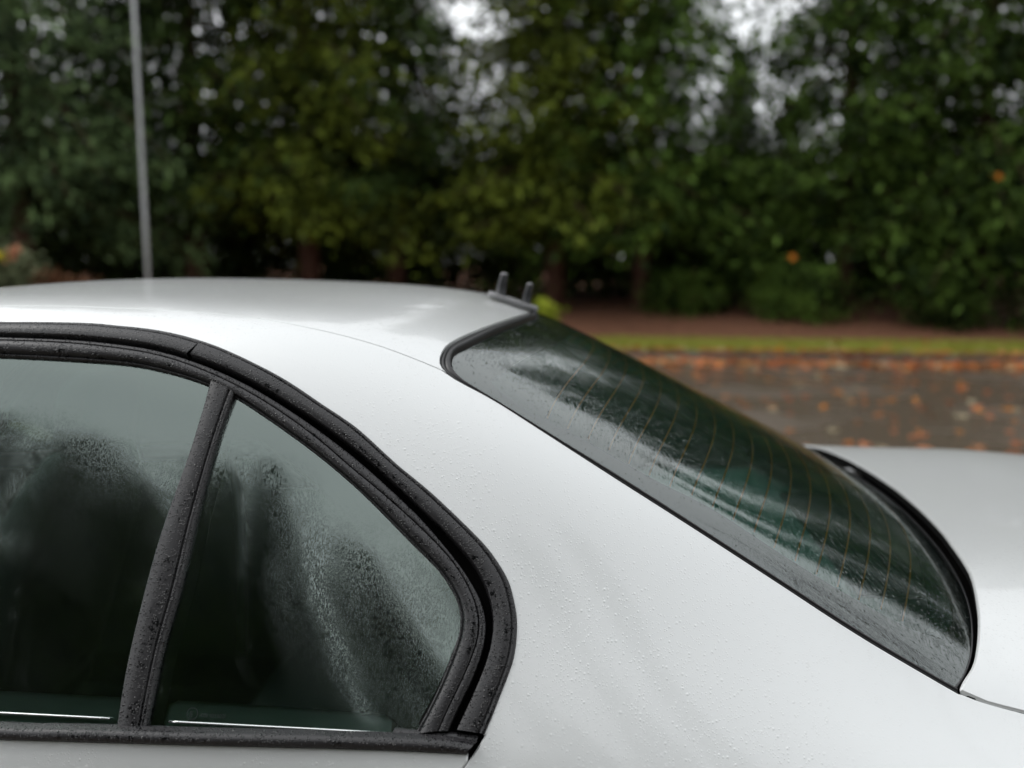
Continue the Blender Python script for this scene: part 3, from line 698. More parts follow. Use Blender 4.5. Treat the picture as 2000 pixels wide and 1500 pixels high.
# forward continuation of the window outlines (front door, A-pillar)
def fwd(k, dx, dv, join):
    """curve k lengthened forward to the foot of the windscreen pillar"""
    front = [(-1.86 + dx, 6.95), (-1.80 + dx, 6.2 + dv), (-1.68 + dx, 5.35 + dv), (-1.50 + dx, 4.62 + dv * .9), (-1.32 + dx, 4.22 + dv * .8), (-1.10, join)]
    return front + [(-.95, join)] + C[k][1:]
ap = fwd('aperture', .00, .0, 4.05)
tri = fwd('trim_in', .035, .24, 4.31)
fro = fwd('frame_out', .045, .30, 4.38)
frl = fwd('frame_line', .055, .36, 4.44)
gle = fwd('glass_edge', .095, .62, 4.64)
seam = [(-1.25, 3.40), (-1.0, 3.41)] + C['seam'][1:]
rw = C['rw_near']; ri = C['rw_in']; rb = C['rw_bot']
# corner of the rear window nearest the seam end
ic = min(range(len(rw)), key=lambda i: abs(rw[i][0] - seam[-1][0]) + .1 * abs(rw[i][1] - seam[-1][1]))
rw_top, rw_side = rw[:ic + 1], rw[ic:]

def mirror_curve(c): return [(x, -v) for x, v in c][::-1]
# roof panel, seam to seam
def cols(c, m=3): return [tuple(p) for p in up(c, m)]
g = .022   # in v: half of the 4 mm seam
rt = [(-.1107, 0.0)] + [p for p in rw_top if p[1] > .25]
roof_half = cols(rt)[:-1] + [(x, v - g) for x, v in cols(seam)[::-1]]
roof_front = [(-1.25, 3.38), (-1.22, 2.6), (-1.195, 1.6), (-1.185, .7), (-1.183, 0)]
half = roof_half[:-1] + roof_front
poly = half + [(x, -v) for x, v in half[::-1][1:-1]]
panel('roof_panel', poly, 'paint', car, step=.03, flange=.008, round_=.001)
band('roof_seam', [(x, v - .06) for x, v in seam], [(x, v + .06) for x, v in seam], [(0, -.007), (1, -.007)], 'gap_black', car, n=80, mirror=True)

# one pressing: roof rail, windscreen pillar, rear pillar and rear wing
def arch(xc, zc, r, n=22, a0=-8, a1=188):
    o = []
    for i in range(n + 1):
        a = R(a0 + (a1 - a0) * i / n)
        x = xc + r * math.cos(a); z = zc + r * math.sin(a)
        o.append((x, vz(x, z)))
    return o
RX, FX, WR = .13, -2.58, .335
shut = C['shut'] + [(-.145, 7.5), (-.175, 7.9), (-.205, 8.3), (-.225, 8.7), (-.24, 9.2), (-.245, 9.8), (-.245, 10.3)]
gapl = C['boot_gap'] + [(.60, 4.76), (.80, 4.62), (1.0, 4.45), (1.085, 4.35)]
side = cols(seam, 4) + cols(rw_side, 4)[1:] + cols(gapl, 4)[1:]
side += [(1.09, 5.5), (1.09, 7), (1.09, 8.5), (1.09, 10.2)]
ra = [p for p in arch(RX, .315, WR) if p[1] < 10.3]
side += [(ra[0][0] + .01, 10.3)] + ra + [(ra[-1][0] - .01, 10.3)]
side += [(x + .0022, v) for x, v in cols(shut, 4)[::-1]][:-1]
side += cols(ap, 4)[::-1]
side += [(-1.95, 6.95), (-1.965, 6.0), (-1.965, 5.22)]
side += cols([(-1.93, 4.75), (-1.78, 4.2), (-1.55, 3.78), (-1.35, 3.52)], 4)
panel('body_side', side, 'paint', car, step=.017, flange=.014, mirror=True)

# doors under the belt
bt = [(-1.86, 7.13), (-1.4, 7.13), (-.97, 7.13)] + [(x, v) for x, v in C['belt_bot']]
belt_r = [p for p in bt if p[0] > -.96]
rd = [(-.965, 7.13)] + cols(belt_r, 3) + [(x - .0022, v) for x, v in cols(shut, 3) if v > 7.1] + [(-.965, 10.3)]
panel('rear_door', rd, 'paint', car, step=.025, flange=.014, mirror=True)
fd = [(-1.93, 7.0), (-1.86, 7.13), (-.97, 7.13), (-.97, 10.3), (-1.93, 10.3)]
panel('front_door', fd, 'paint', car, step=.035, flange=.014, mirror=True)
fa = [p for p in arch(FX, .315, WR) if p[1] < 10.3]
ff = [(-1.94, 5.2), (-1.94, 10.3), (fa[0][0] + .01, 10.3)] + fa + [(fa[-1][0] - .01, 10.3), (-3.24, 10.2), (-3.27, 8.5), (-3.25, 7), (-3.1, 5.2)]
panel('front_wing', ff, 'paint', car, step=.035, flange=.014, mirror=True)
panel('sill', [(fa[0][0] + .01, 10.31), (fa[0][0] + .01, 11), (ra[-1][0] - .01, 11), (ra[-1][0] - .01, 10.31)], 'rubber', car, step=.04, flange=.01, mirror=True)
bn = [(-1.965, 5.16), (-1.985, 4), (-2.0, 2), (-2.005, 0)]
bn = bn + [(x, -v) for x, v in bn[::-1][1:]]
panel('bonnet', bn + [(-3.1, -5.16), (-3.2, -3), (-3.22, 0), (-3.2, 3), (-3.1, 5.16)], 'paint', car, step=.05, flange=.02)
ws = [(-1.19, 0), (-1.20, 1.6), (-1.235, 2.9), (-1.36, 3.46), (-1.56, 3.72), (-1.78, 4.12), (-1.92, 4.6), (-1.965, 4.0), (-1.985, 2), (-1.99, 0)]
panel('windscreen', ws + [(x, -v) for x, v in ws[::-1][1:-1]], 'plain_glass', car, step=.05, flange=0, h=-.004)

# door window surrounds
def span(c, x0, x1):
    """part of an outline between two x positions, before the rear turn"""
    return c
OT = [(0, -.005), (.02, .001), (.05, .002), (.24, .0022), (.26, .0008), (.29, .0008), (.31, .003), (.34, .0034), (.93, .0024), (.97, .0015), (1, -.012)]
def frac(c, a, b, n=90):
    q = arc(c, 400); i, j = int(a * 399), int(b * 399)
    return [tuple(p) for p in q[i:j + 1:max(1, (j - i) // n)]]
# the trim is in two lengths with a visible lap
def lap(c):
    q = arc(c, 400); k = int(np.argmin(np.hypot(q[:, 0] + .483, (q[:, 1] - 4.35) * .1))); return k / 399
la, lb = lap(ap), lap(tri)
band('window_trim', frac(ap, 0, la), frac(tri, 0, lb), OT, 'trim', car, n=140, mirror=True)
OT2 = [(0, -.005), (.02, .001), (.05, .002), (.20, .0022), (.22, .0006), (.25, .0006), (.27, .0038), (.30, .0044), (.92, .0034), (.96, .0024), (1, -.012)]
for a, b in ((0, .19), (.19, .37), (.37, .55), (.55, 1.0)):
    e = .0002
    band('window_trim', frac(ap, la + (1 - la) * a + e, la + (1 - la) * b, 400), frac(tri, lb + (1 - lb) * a + e, lb + (1 - lb) * b, 400), OT2, 'trim', car, n=70, mirror=True)
band('trim_backing', [(x, v - .03) for x, v in ap], tri, [(0, -.006), (.5, -.003), (1, -.014)], 'trim', car, mirror=True)
band('door_channel', tri, fro, [(0, -.010), (.15, -.022), (.85, -.022), (1, -.004)], 'gap_black', car, mirror=True)
band('door_frame', fro, frl, [(0, -.012), (.06, -.001), (.14, .001), (.9, .0018), (.96, .0014), (1, -.0015)], 'trim', car, n=220, mirror=True)
band('window_seal', frl, gle, [(0, -.002), (.04, .0012), (.08, .0022), (.45, .0030), (.70, .0012), (.76, .0), (.80, -.006), (.84, -.0075), (.88, -.005), (.96, -.006), (1, -.011)], 'trim', car, n=220, mirror=True)
POST = [(0, -.011), (.03, .0), (.07, .0014), (.70, .002), (.73, .0014), (.75, -.003), (.80, -.003), (.82, .001), (.86, .0014), (.94, .0012), (1, -.011)]
band('divider_post', C['post_l'], C['post_r'], POST, 'trim', car, n=60, mirror=True)
band('door_pillar', [(-1.01, 4.5), (-1.01, 5.5), (-1.015, 7.05)], [(-.90, 4.5), (-.905, 5.5), (-.91, 7.05)], [(0, -.006), (.04, .002), (.5, .003), (.96, .002), (1, -.006)], 'trim', car, n=40, mirror=True)
belt_t = [(-1.86, 7.0), (-1.4, 7.003), (-.95, 7.003)] + C['belt_top'][1:]
belt_b = [(-1.86, 7.13), (-1.4, 7.13), (-.95, 7.13)] + C['belt_bot'][1:]
band('belt_trim', belt_t, belt_b, [(0, -.012), (.06, .0015), (.22, .003), (.26, .006), (.60, .0105), (.9, .008), (1, -.003)], 'trim', car, n=120, mirror=True)
band('shut_gap', [(x - .006, v) for x, v in C['shut']], [(x + .012, v) for x, v in C['shut']], [(0, -.012), (1, -.012)], 'gap_black', car, n=30, mirror=True)
band('window_corner', [(-.20, 6.90), (-.17, 6.905), (-.135, 6.905), (-.110, 6.91)], [(-.20, 7.02), (-.17, 7.02), (-.135, 7.01), (-.117, 7.0)],
     [(0, -.010), (.2, -.002), (.6, -.002), (1, -.004)], 'trim', car, n=16, mirror=True)

# door and quarter glass, set back behind the seals
ge = arc(gle, 300)
pl_, pr_ = arc(C['post_l'], 30), arc(C['post_r'], 30)
def between(c, xa, xb, lim=7.0):
    return [tuple(p) for p in c if xa <= p[0] <= xb and p[1] < lim]
top_r = [tuple((p[0], p[1] - .10)) for p in ge if -.92 < p[0] < -.43 and p[1] < 5.0]
rg = top_r + [(x + .008, v) for x, v in pl_[2:]] + [(-.485, 7.06), (-.92, 7.08)]
panel('door_glass', rg, 'side_glass', car, h=-.010, step=.03, flange=0, mirror=True)
i0 = int(np.argmin(np.abs(ge[:, 0] + .452) + (ge[:, 1] > 5.5) * 9))
qg = [(ge[i, 0] + .004, ge[i, 1] - .09) for i in range(i0, len(ge))]
qg = qg + [(-.17, 7.06), (-.465, 7.06)] + [(x - .006, v) for x, v in pr_[::-1][:-2]]
panel('quarter_glass', qg, 'side_glass', car, h=-.009, step=.03, flange=0, mirror=True)
fgl = [tuple((p[0] - .02 * (p[0] < -1.3), p[1] - .08)) for p in ge if p[0] < -1.0 and p[1] < 7.02]
panel('door_glass', fgl + [(-1.0, 7.08), (-1.76, 7.05)], 'side_glass', car, h=-.010, step=.04, flange=0, mirror=True)

# printed ceramic edge behind the quarter glass
CE = [(ge[i, 0], ge[i, 1]) for i in range(i0, len(ge))]
def cast_off(c, w0, w1):
    """curve moved towards the pane by a width that varies along it (metres)"""
    q = arc(c, 120); P = skin0(q[:, 0], q[:, 1]); T = np.gradient(P, axis=0); T /= np.linalg.norm(T, axis=1, keepdims=True)
    N = normals(skin0, q[:, 0], q[:, 1]); S = np.cross(T, N)
    if S[0][2] > 0: S = -S
    t = np.linspace(0, 1, 120); w = np.interp(t, *w0) if w1 is None else w0
    out = []
    for i in range(120):
        tgt = P[i] + S[i] * w[i]; x, v = q[i]
        for _ in range(8):
            e = 1e-4; f0 = skin0(x, v); J = np.stack([(skin0(x + e, v) - f0) / e, (skin0(x, v + e) - f0) / e], 1)
            s = np.linalg.lstsq(J, tgt - f0, rcond=None)[0]; x += s[0]; v += s[1]
        out.append((float(x), float(v)))
    return out
ci = cast_off(CE, ([0, .06, .12, .45, .62, .70, .80, 1.0], [.018, .020, .024, .027, .026, .028, .038, .046]), None)
band('ceramic_border', CE, ci, [(0, -.0125), (1, -.0125)], 'ceramic', car, n=160, mirror=True)
band('ceramic_border', [(x - .006, v) for x, v in pr_], [(x + .013, v) for x, v in pr_], [(0, -.0125), (1, -.0125)], 'ceramic', car, n=40, mirror=True)
qm = [p for p in ci if p[1] < 6.9] + [(ci[-1][0], 6.95), (-.445, 6.95)] + [(x + .012, v) for x, v in pr_[::-1] if v > 5.15]
panel('painted_haze', qm, 'quarter_painted_haze', car, h=-.0135, step=.03, flange=0, mirror=True)  # added layer that lightens the upper pane
# fading dot print along the inner edge
def dots():
    q = arc(ci, 330); P = skin0(q[:, 0], q[:, 1]); N = normals(skin0, q[:, 0], q[:, 1])
    T = np.gradient(P, axis=0); T /= np.linalg.norm(T, axis=1, keepdims=True); S = np.cross(T, N); S *= -np.sign(S[40][2])
    V, F = [], []
    for row in range(3):
        r = (.00075, .0006, .00042)[row]
        for i in range(10 + row % 2, 225):
            c = P[i] + (T[i] * (.0009 if row % 2 else 0)) + S[i] * (.0006 + row * .0016) - N[i] * .0125
            o = len(V)
            for k in range(6):
                a = k * math.pi / 3; V.append(c + (T[i] * math.cos(a) + S[i] * math.sin(a)) * r)
            F.append(tuple(range(o, o + 6)))
    for f in (1, -1):
        o = mesh_obj('ceramic_dots', np.array(V) * [1, f, 1], F, 'ceramic', car, False); o['kind'] = 'stuff'
dots()

# approval mark etched in the quarter glass
def text_mesh(body, size):
    cu = bpy.data.curves.new('mark', 'FONT'); cu.body = body; cu.size = size; cu.align_x = 'LEFT'
    ob = bpy.data.objects.new('mark', cu); COL.objects.link(ob)
    dg = bpy.context.evaluated_depsgraph_get(); me = bpy.data.meshes.new_from_object(ob.evaluated_get(dg))
    bpy.data.objects.remove(ob); return me
def glass_mark():
    me = text_mesh('43R 001623', .0058)
    V = [tuple(v.co) for v in me.vertices]; F = [tuple(p.vertices) for p in me.polygons]
    m2 = text_mesh('E', .0078)
    o = len(V); V = [(x + .0125, y, z) for x, y, z in V]
    V += [(v.co.x + .0012, v.co.y - .0003, 0) for v in m2.vertices]; F += [tuple(i + o for i in p.vertices) for p in m2.polygons]
    o = len(V); n = 28
    for r in (.0062, .0055):
        for k in range(n):
            a = 2 * math.pi * k / n; V.append((.0042 + r * math.cos(a), .0028 + r * math.sin(a), 0))
    F += [(o + k, o + (k + 1) % n, o + n + (k + 1) % n, o + n + k) for k in range(n)]
    # lay on the pane
    x, v = -.4205, 6.905
    p = skin(np.array([x]), np.array([v]), -.0082)[0]; N = normals(skin0, np.array([x]), np.array([v]))[0]
    X = np.array([1.0, .0, -.015]); X -= N * np.dot(X, N); X /= np.linalg.norm(X); Y = np.cross(N, X)
    V = [p + X * a + Y * b for a, b, c in V]
    mesh_obj('approval_mark', V, F, 'etching', car, False)
glass_mark()

# ---- rear window
def half_to_full(h): return h + [(x, -v) for x, v in h[::-1] if v > .02]
gl_half = [(-.0965, 0.0)] + [p for p in cols(ri, 3) if p[1] > .2] + [p for p in cols(rb, 3)[1:] if p[1] > .2] + [(.541, 0.0)]
# tuck the pane a little under its seal
rear_poly = gl_half + [(x, -v) for x, v in gl_half[::-1][1:-1]]
rwin = panel('rear_window', rear_poly, 'rear_glass', car, h=-.006, step=.03, flange=0)
seal_o = [(-.1107, 0.0)] + [p for p in rw if p[1] > .3]
seal_i = [(-.0965, 0.0)] + [p for p in ri if p[1] > .3]
SEAL = [(0, -.010), (.12, -.006), (.22, -.001), (.34, .0), (.38, -.004), (.44, -.004), (.48, .001), (.75, .0015), (.95, -.002), (1, -.008)]
band('rear_window_seal', seal_o, seal_i, SEAL, 'rubber', car, n=260, mirror=True)
rb0 = list(rb) + [(.5405, 0.0)]
band('rear_window_edge', [(x - .001, v) for x, v in rb0], [(x + .003, v) for x, v in rb0], [(0, -.0055), (.3, -.004), (1, -.014)], 'rubber', car, n=60, mirror=True)
# ceramic border printed on the inside of the rear window
top_in = [(-.037, 0.0), (-.050, .9), (-.073, 1.67), (-.100, 2.642)]
fr_half = cols(top_in, 4)[:-1] + [p for p in cols(C['frit_near'], 3)] + cols([(.452, 3.15), (.478, 2.3), (.498, 1.3), (.505, 0.0)], 4)
fr_hole = fr_half + [(x, -v) for x, v in fr_half[::-1][1:-1]]
panel('ceramic_border', rear_poly, 'ceramic', rwin, holes=[fr_hole], h=-.0095, step=.02, flange=0)
panel('painted_haze', fr_hole, 'painted_haze', rwin, h=-.0112, step=.04, flange=0)  # added layer that lightens the clear part of the pane
# heating wires
def wire(xc):
    vv = np.linspace(-3.9, 3.9, 90)
    xx = np.full(90, xc)
    for _ in range(3):
        w_ = skin0(xx, vv)[:, 1]; xx = xc - (.20 + .36 * max(0, xc)) * w_ * w_
    k = inside(np.array(fr_hole), np.stack([xx, vv], 1)); xx, vv = xx[k], vv[k]
    if len(xx) < 5: return
    a = skin(xx - .0010, vv, -.0080); b = skin(xx + .0010, vv, -.0080); n = len(xx)
    V = np.concatenate([a, b]); F = [(i, i + 1, n + i + 1, n + i) for i in range(n - 1)]
    mesh_obj('heating_wire', V, F, 'heater', rwin, True)
for i in range(18): wire(.005 + i * .0292)

# ---- boot lid
lip = [(.5455, 0.0), (.541, .135), (.532, .25), (.524, .312), (.509, .419), (.487, .502), (.468, .558), (.445, .608), (.423, .637), (.414, .650)]
def wside(x):
    p = skin0(np.array([x]), np.array([np.interp(x, [q[0] for q in gapl], [q[1] for q in gapl])]))[0]; return -p[1] - .004
lipf = cols(lip, 4)
lid_side = [(x, wside(x)) for x in (.44, .48, .54, .62, .72, .84, .96, 1.04)]
lid_half = lipf + lid_side + [(1.075, .50), (1.088, .35), (1.095, .15), (1.096, 0)]
lid = panel('boot_lid', lid_half + [(x, -w) for x, w in lid_half[::-1][1:-1]], 'paint', car, fn=deck0, step=.02, flange=.005, vs=1.0, round_=.002)
lp = deck0(np.array([p[0] + .007 for p in lipf]), np.array([p[1] for p in lipf])); lp[:, 2] -= .013
lp = np.concatenate([lp[::-1], (lp * [1, -1, 1])[1:]])
mesh_obj('boot_lip_seal', *tube(lp, .0090, 8), 'gap_black', car)
# black channel under the lip and beside the lid
ch = [(.50, -.1), (.5, 1), (.46, 2), (.43, 3), (.39, 4), (.385, 5.2)]
ch = [(.505, 0), (.495, 1), (.465, 2), (.43, 3), (.395, 4), (.385, 4.75), (.39, 5.15), (.45, 5.15), (.60, 5.0), (.80, 4.9), (1.0, 4.7), (1.05, 4.4), (1.05, 3), (1.05, 0)]
panel('boot_channel', ch + [(x, -v) for x, v in ch[::-1][1:-1]], 'gap_black', car, h=-.017, step=.04, flange=0)

# ---- tail and nose
def end_cap(name, xs, zs_top, mat, sgn):
    rows = []
    for x, sh, dz in xs:
        vv = np.linspace(4.3 if sgn > 0 else 0.0, 10.6, 26)
        q = skin0(np.full(26, min(max(x, -3.3), 1.09)), vv); q[:, 0] = x; q[:, 1] *= sh
        q[:, 2] = .55 + (q[:, 2] - .55) * dz
        full = np.concatenate([q, (q * [1, -1, 1])[::-1]]); rows.append(full)
    V = np.concatenate(rows); n = 52; F = []
    for r in range(len(rows) - 1):
        for i in range(n):
            j = (i + 1) % n
            F.append((r * n + i, r * n + j, (r + 1) * n + j, (r + 1) * n + i))
    F.append(tuple((len(rows) - 1) * n + i for i in range(n)))
    return mesh_obj(name, V, F, mat, car)
end_cap('tail_panel', [(1.086, .995, .99), (1.115, .985, .985), (1.14, .95, .97), (1.15, .88, .92)], 0, 'paint', 1)
end_cap('nose_panel', [(-3.22, .99, .99), (-3.30, .97, .97), (-3.34, .9, .9), (-3.355, .8, .82)], 0, 'paint', -1)
for s in (-1, 1):
    mesh_obj('tail_lamp', *box(1.13, s * .52, .78, .06, .26, .15, .025), 'red_lens', car)
    mesh_obj('headlamp', *box(-3.30, s * .50, .62, .10, .34, .13, .03), 'clear_lens', car)
    mesh_obj('door_handle', *box(-.33, s * .872, .80, .17, .035, .03, .012), 'paint', car)
    mesh_obj('door_handle', *box(-1.12, s * .872, .79, .17, .035, .03, .012), 'paint', car)
    mv = xf(box(0, 0, 0, .11, .20, .13, .035), Matrix.Translation((-1.70, s * .93, .99)))
    mesh_obj('wing_mirror', *merge(mv, box(-1.70, s * .83, .94, .06, .10, .035, .01)), 'paint', car)
mesh_obj('rear_bumper', *box(1.12, 0, .48, .16, 1.44, .24, .06), 'paint', car)
mesh_obj('front_bumper', *box(-3.30, 0, .42, .16, 1.42, .22, .06), 'paint', car)
mesh_obj('radiator_grille', *box(-3.35, 0, .60, .03, .42, .12, .02), 'rubber', car)

# ---- wheels
def lathe(prof, n=48):
    V, F = [], []; k = len(prof)
    for i in range(n):
        a = 2 * math.pi * i / n
        for r, y in prof: V.append((r * math.cos(a), y, r * math.sin(a)))
    for i in range(n):
        for j in range(k - 1):
            b = (i + 1) % n
            F.append((i * k + j, i * k + j + 1, b * k + j + 1, b * k + j))
    return V, F
def wheel(x, s):
    w = empty('wheel', (x, s * .755, .315)); w.parent = car
    mesh_obj('tyre', *lathe([(.205, -.095), (.235, -.105), (.285, -.10), (.312, -.075), (.3145, 0), (.312, .075), (.285, .10), (.235, .105), (.205, .095)]), 'tyre', w)
    parts = [lathe([(.205, -.09), (.200, -.05), (.195, .05), (.205, .09)]), lathe([(.0, -s * -.06), (.06, s * .062), (.066, s * .04)], 24)]
    for k in range(5):
        parts.append(xf(box(.125, s * .055, 0, .16, .03, .055, .01), Matrix.Rotation(k * 2 * math.pi / 5, 4, 'Y')))
    mesh_obj('rim', *merge(*parts), 'alloy', w)
    mesh_obj('brake_disc', *lathe([(.02, -s * .02), (.15, -s * .02), (.15, -s * .035), (.02, -s * .035)]), 'alloy', w)
for x in (RX, FX):
    for s in (-1, 1):
        wheel(x, s)
        V, F = lathe([(.345, -.17), (.345, .05)], 40)
        V = [(a + x, b + s * .70, c + .315) for a, b, c in V]
        mesh_obj('wheel_arch_liner', V, F, 'gap_black', car)

# ---- cabin
mesh_obj('floor_pan', *box(-1.05, 0, .23, 4.0, 1.42, .06, .01), 'cabin', car)
mesh_obj('bulkhead', *box(-2.0, 0, .60, .06, 1.30, .66, .02), 'cabin', car)
hl = [(-1.17, 0), (-1.18, 2.5), (-1.2, 3.6), (-1.0, 4.0), (-.5, 4.0), (-.2, 3.7), (-.115, 2.5), (-.105, 0)]
panel('headliner', hl + [(x, -v) for x, v in hl[::-1][1:-1]], 'headliner', car, h=-.028, step=.06, flange=0)
band('inner_pillar', [(x, v) for x, v in cols(rw_side, 1)], [(x, min(v + .9, 7.0)) for x, v in cols(rw_side, 1)], [(0, -.03), (1, -.03)], 'headliner', car, n=40, mirror=True)
wq = [(-.10, 6.4), (.42, 5.6), (.42, 9.5), (-.10, 9.5)]
panel('inner_quarter', [(-.11, 4.6), (.42, 5.2), (.42, 9.5), (-.16, 9.5), (-.16, 7.1), (-.06, 6.3), (-.12, 5.6)], 'headliner', car, h=-.045, step=.06, flange=0, mirror=True)
for x0, x1 in ((-.98, -.17), (-1.9, -1.0)):
    panel('door_card', [(x0, 7.12), (x1, 7.12), (x1, 10.3), (x0, 10.3)], 'cabin', car, h=-.055, step=.08, flange=0, mirror=True)
# inner ledges at the foot of the panes
def ledge(x0, x1):
    xs = np.linspace(x0, x1, 24)
    A = [(x, 6.99) for x in xs]
    for s in (1, -1):
        rows = []
        for v, h, dz in ((7.05, -.016, 0), (6.90, -.020, .002), (6.86, -.026, .004), (6.84, -.05, .006), (6.95, -.075, -.02), (7.2, -.085, -.06)):
            p = skin(xs, np.full(24, v), h); p[:, 2] += dz; p[:, 1] *= s; rows.append(p)
        V = np.concatenate(rows); n = 24
        F = [(r * n + i, r * n + i + 1, (r + 1) * n + i + 1, (r + 1) * n + i) for r in range(5) for i in range(n - 1)]
        mesh_obj('inner_ledge', V, F, 'sill_plastic', car)
        q = skin(xs[1:-1], np.full(22, 6.945), -.0065); q[:, 1] *= s
        mesh_obj('sky_glint_line', *tube(q, .0013, 6), 'glint_metal', car)  # bright tube added in place of the sky's glint along the seal
ledge(-.90, -.486); ledge(-.45, -.205)
# rear shelf with its air grille
shelf = mesh_obj('parcel_shelf', *box(.20, 0, .935, .62, 1.16, .03, .012), 'shelf_cloth', car)
mesh_obj('grille_frame', *merge(box(.405, 0, .953, .008, .60, .008, .002), box(.512, 0, .953, .008, .60, .008, .002),
         box(.4585, -.30, .953, .113, .008, .008, .002), box(.4585, .30, .953, .113, .008, .008, .002)), 'grille_plastic', shelf)
for i in range(9):
    mesh_obj('grille_slat', *box(.417 + i * .0105, 0, .953, .0045, .592, .006, .001), 'grille_plastic', shelf)
# seats
def seat_shape(cx, cy, w, zb, zt, lean, th):
    """padded back: rings up the height, rounded outline"""
    V, F = [], []; nr, ns = 10, 20
    for i in range(nr + 1):
        t = i / nr; z = zb + (zt - zb) * t; k = (1 - .25 * max(0, (t - .75) / .25)**2) * (.9 + .1 * math.sin(t * 3.14)); d = th * (1 - .55 * max(0, (t - .7) / .3)**2)
        for j in range(ns):
            a = 2 * math.pi * j / ns; c_, s_ = math.cos(a), math.sin(a)
            ex = math.copysign(abs(c_)**.5, c_) * d; ey = math.copysign(abs(s_)**.35, s_) * w / 2 * k
            V.append((cx + lean * t + ex, cy + ey, z))
    for i in range(nr):
        for j in range(ns):
            b = (j + 1) % ns
            F.append((i * ns + j, i * ns + b, (i + 1) * ns + b, (i + 1) * ns + j))
    F.append(tuple(range(ns))[::-1]); F.append(tuple(nr * ns + j for j in range(ns)))
    return V, F
mesh_obj('rear_seat_back', *seat_shape(-.22, 0, 1.22, .42, 1.0, .16, .07), 'seat_cloth', car)
mesh_obj('rear_seat_cushion', *box(-.50, 0, .40, .56, 1.22, .18, .06), 'seat_cloth', car)
for y in (-.36, .36):
    mesh_obj('headrest', *seat_shape(-.075, y, .27, .99, 1.125, .02, .045), 'seat_cloth', car)
    fs = mesh_obj('front_seat_back', *seat_shape(-1.36, y, .48, .40, 1.02, .20, .07), 'seat_cloth', car)
    mesh_obj('headrest', *seat_shape(-1.15, y, .26, 1.03, 1.20, .03, .05), 'seat_cloth', car)
    mesh_obj('front_seat_cushion', *box(-1.56, y, .38, .50, .50, .16, .06), 'seat_cloth', car)
mesh_obj('dashboard', *box(-1.80, 0, .80, .34, 1.34, .26, .08), 'cabin', car)
sv, sf = tube([(.19 * math.cos(a), .19 * math.sin(a), 0) for a in np.linspace(0, 2 * math.pi, 33)], .014, 8, False)
mesh_obj('steering_wheel', *xf((sv, sf), Matrix.Translation((-1.55, .36, .86)) @ Matrix.Rotation(R(65), 4, 'Y')), 'rubber', car)

# ---- aerials
def roofz(x): return float(skin0(np.array([x]), np.array([0.0]))[0][2])
def aerial():
    base = empty('roof_aerial', (-.145, 0, roofz(-.145))); base.parent = car
    x0, x1 = -.188, -.098
    sl = math.atan2(roofz(x1) - roofz(x0), x1 - x0)
    pv = []
    n = 18
    V, F = [], []
    for z, k in ((.000, .94), (.003, 1.0), (.008, 1.0), (.0105, .94)):
        for j in range(n):
            a = 2 * math.pi * j / n; c_, s_ = math.cos(a), math.sin(a)
            V.append((math.copysign(abs(c_)**.6, c_) * .048 * k, math.copysign(abs(s_)**.6, s_) * .019 * k, z))
    for r in range(3):
        for j in range(n):
            b = (j + 1) % n; F.append((r * n + j, r * n + b, (r + 1) * n + b, (r + 1) * n + j))
    F.append(tuple(range(n))[::-1]); F.append(tuple(3 * n + j for j in range(n)))
    m = Matrix.Rotation(-sl, 4, 'Y')
    mesh_obj('base_plate', *xf((V, F), Matrix.Translation((0, 0, .0015)) @ m), 'antenna_plate', base)
    for dx, h, r in ((-.022, .038, .0095), (.024, .035, .0080)):
        z0 = .011 - dx * math.tan(-sl) * 1.0
        P = [(dx, 0, z0 - .004), (dx + .0005, 0, z0 + .001), (dx + .001, 0, z0 + .003), (dx + .004, 0, z0 + h * .5), (dx + .0075, 0, z0 + h * .93), (dx + .008, 0, z0 + h)]
        stub = mesh_obj('stub', *tube(P, [r * 1.35, r * 1.35, r, r * .88, r * .76, r * .55], 14), 'antenna_rubber', base)
        mesh_obj('stub_cap', *tube([(dx + .0077, 0, z0 + h * .95), (dx + .008, 0, z0 + h + .001), (dx + .0081, 0, z0 + h + .0025)], [r * .72, r * .66, r * .3], 12), 'antenna_plate', stub)
    c = [(.036, -.004, -.008), (.041, -.012, -.010), (.042, -.017, -.016), (.044, -.020, -.024), (.049, -.022, -.030)]
    mesh_obj('cable', *tube(up(c, 4), .0042, 8), 'antenna_rubber', base)
aerial()

# hang each small part on the part it belongs to
def mid(o): return sum((Vector(c) for c in o.bound_box), Vector()) / 8
def nest(small, hosts):
    hs = [o for o in car.children if o.name.split('.')[0] in hosts]
    for o in [o for o in car.children if o.name.split('.')[0] == small]:
        o.parent = min(hs, key=lambda h: (mid(h) - mid(o)).length)
nest('door_handle', ('front_door', 'rear_door'))
nest('approval_mark', ('quarter_glass',))
nest('ceramic_dots', ('quarter_glass',))
nest('ceramic_border', ('quarter_glass',))
nest('painted_haze', ('quarter_glass',))
nest('headrest', ('rear_seat_back', 'front_seat_back'))
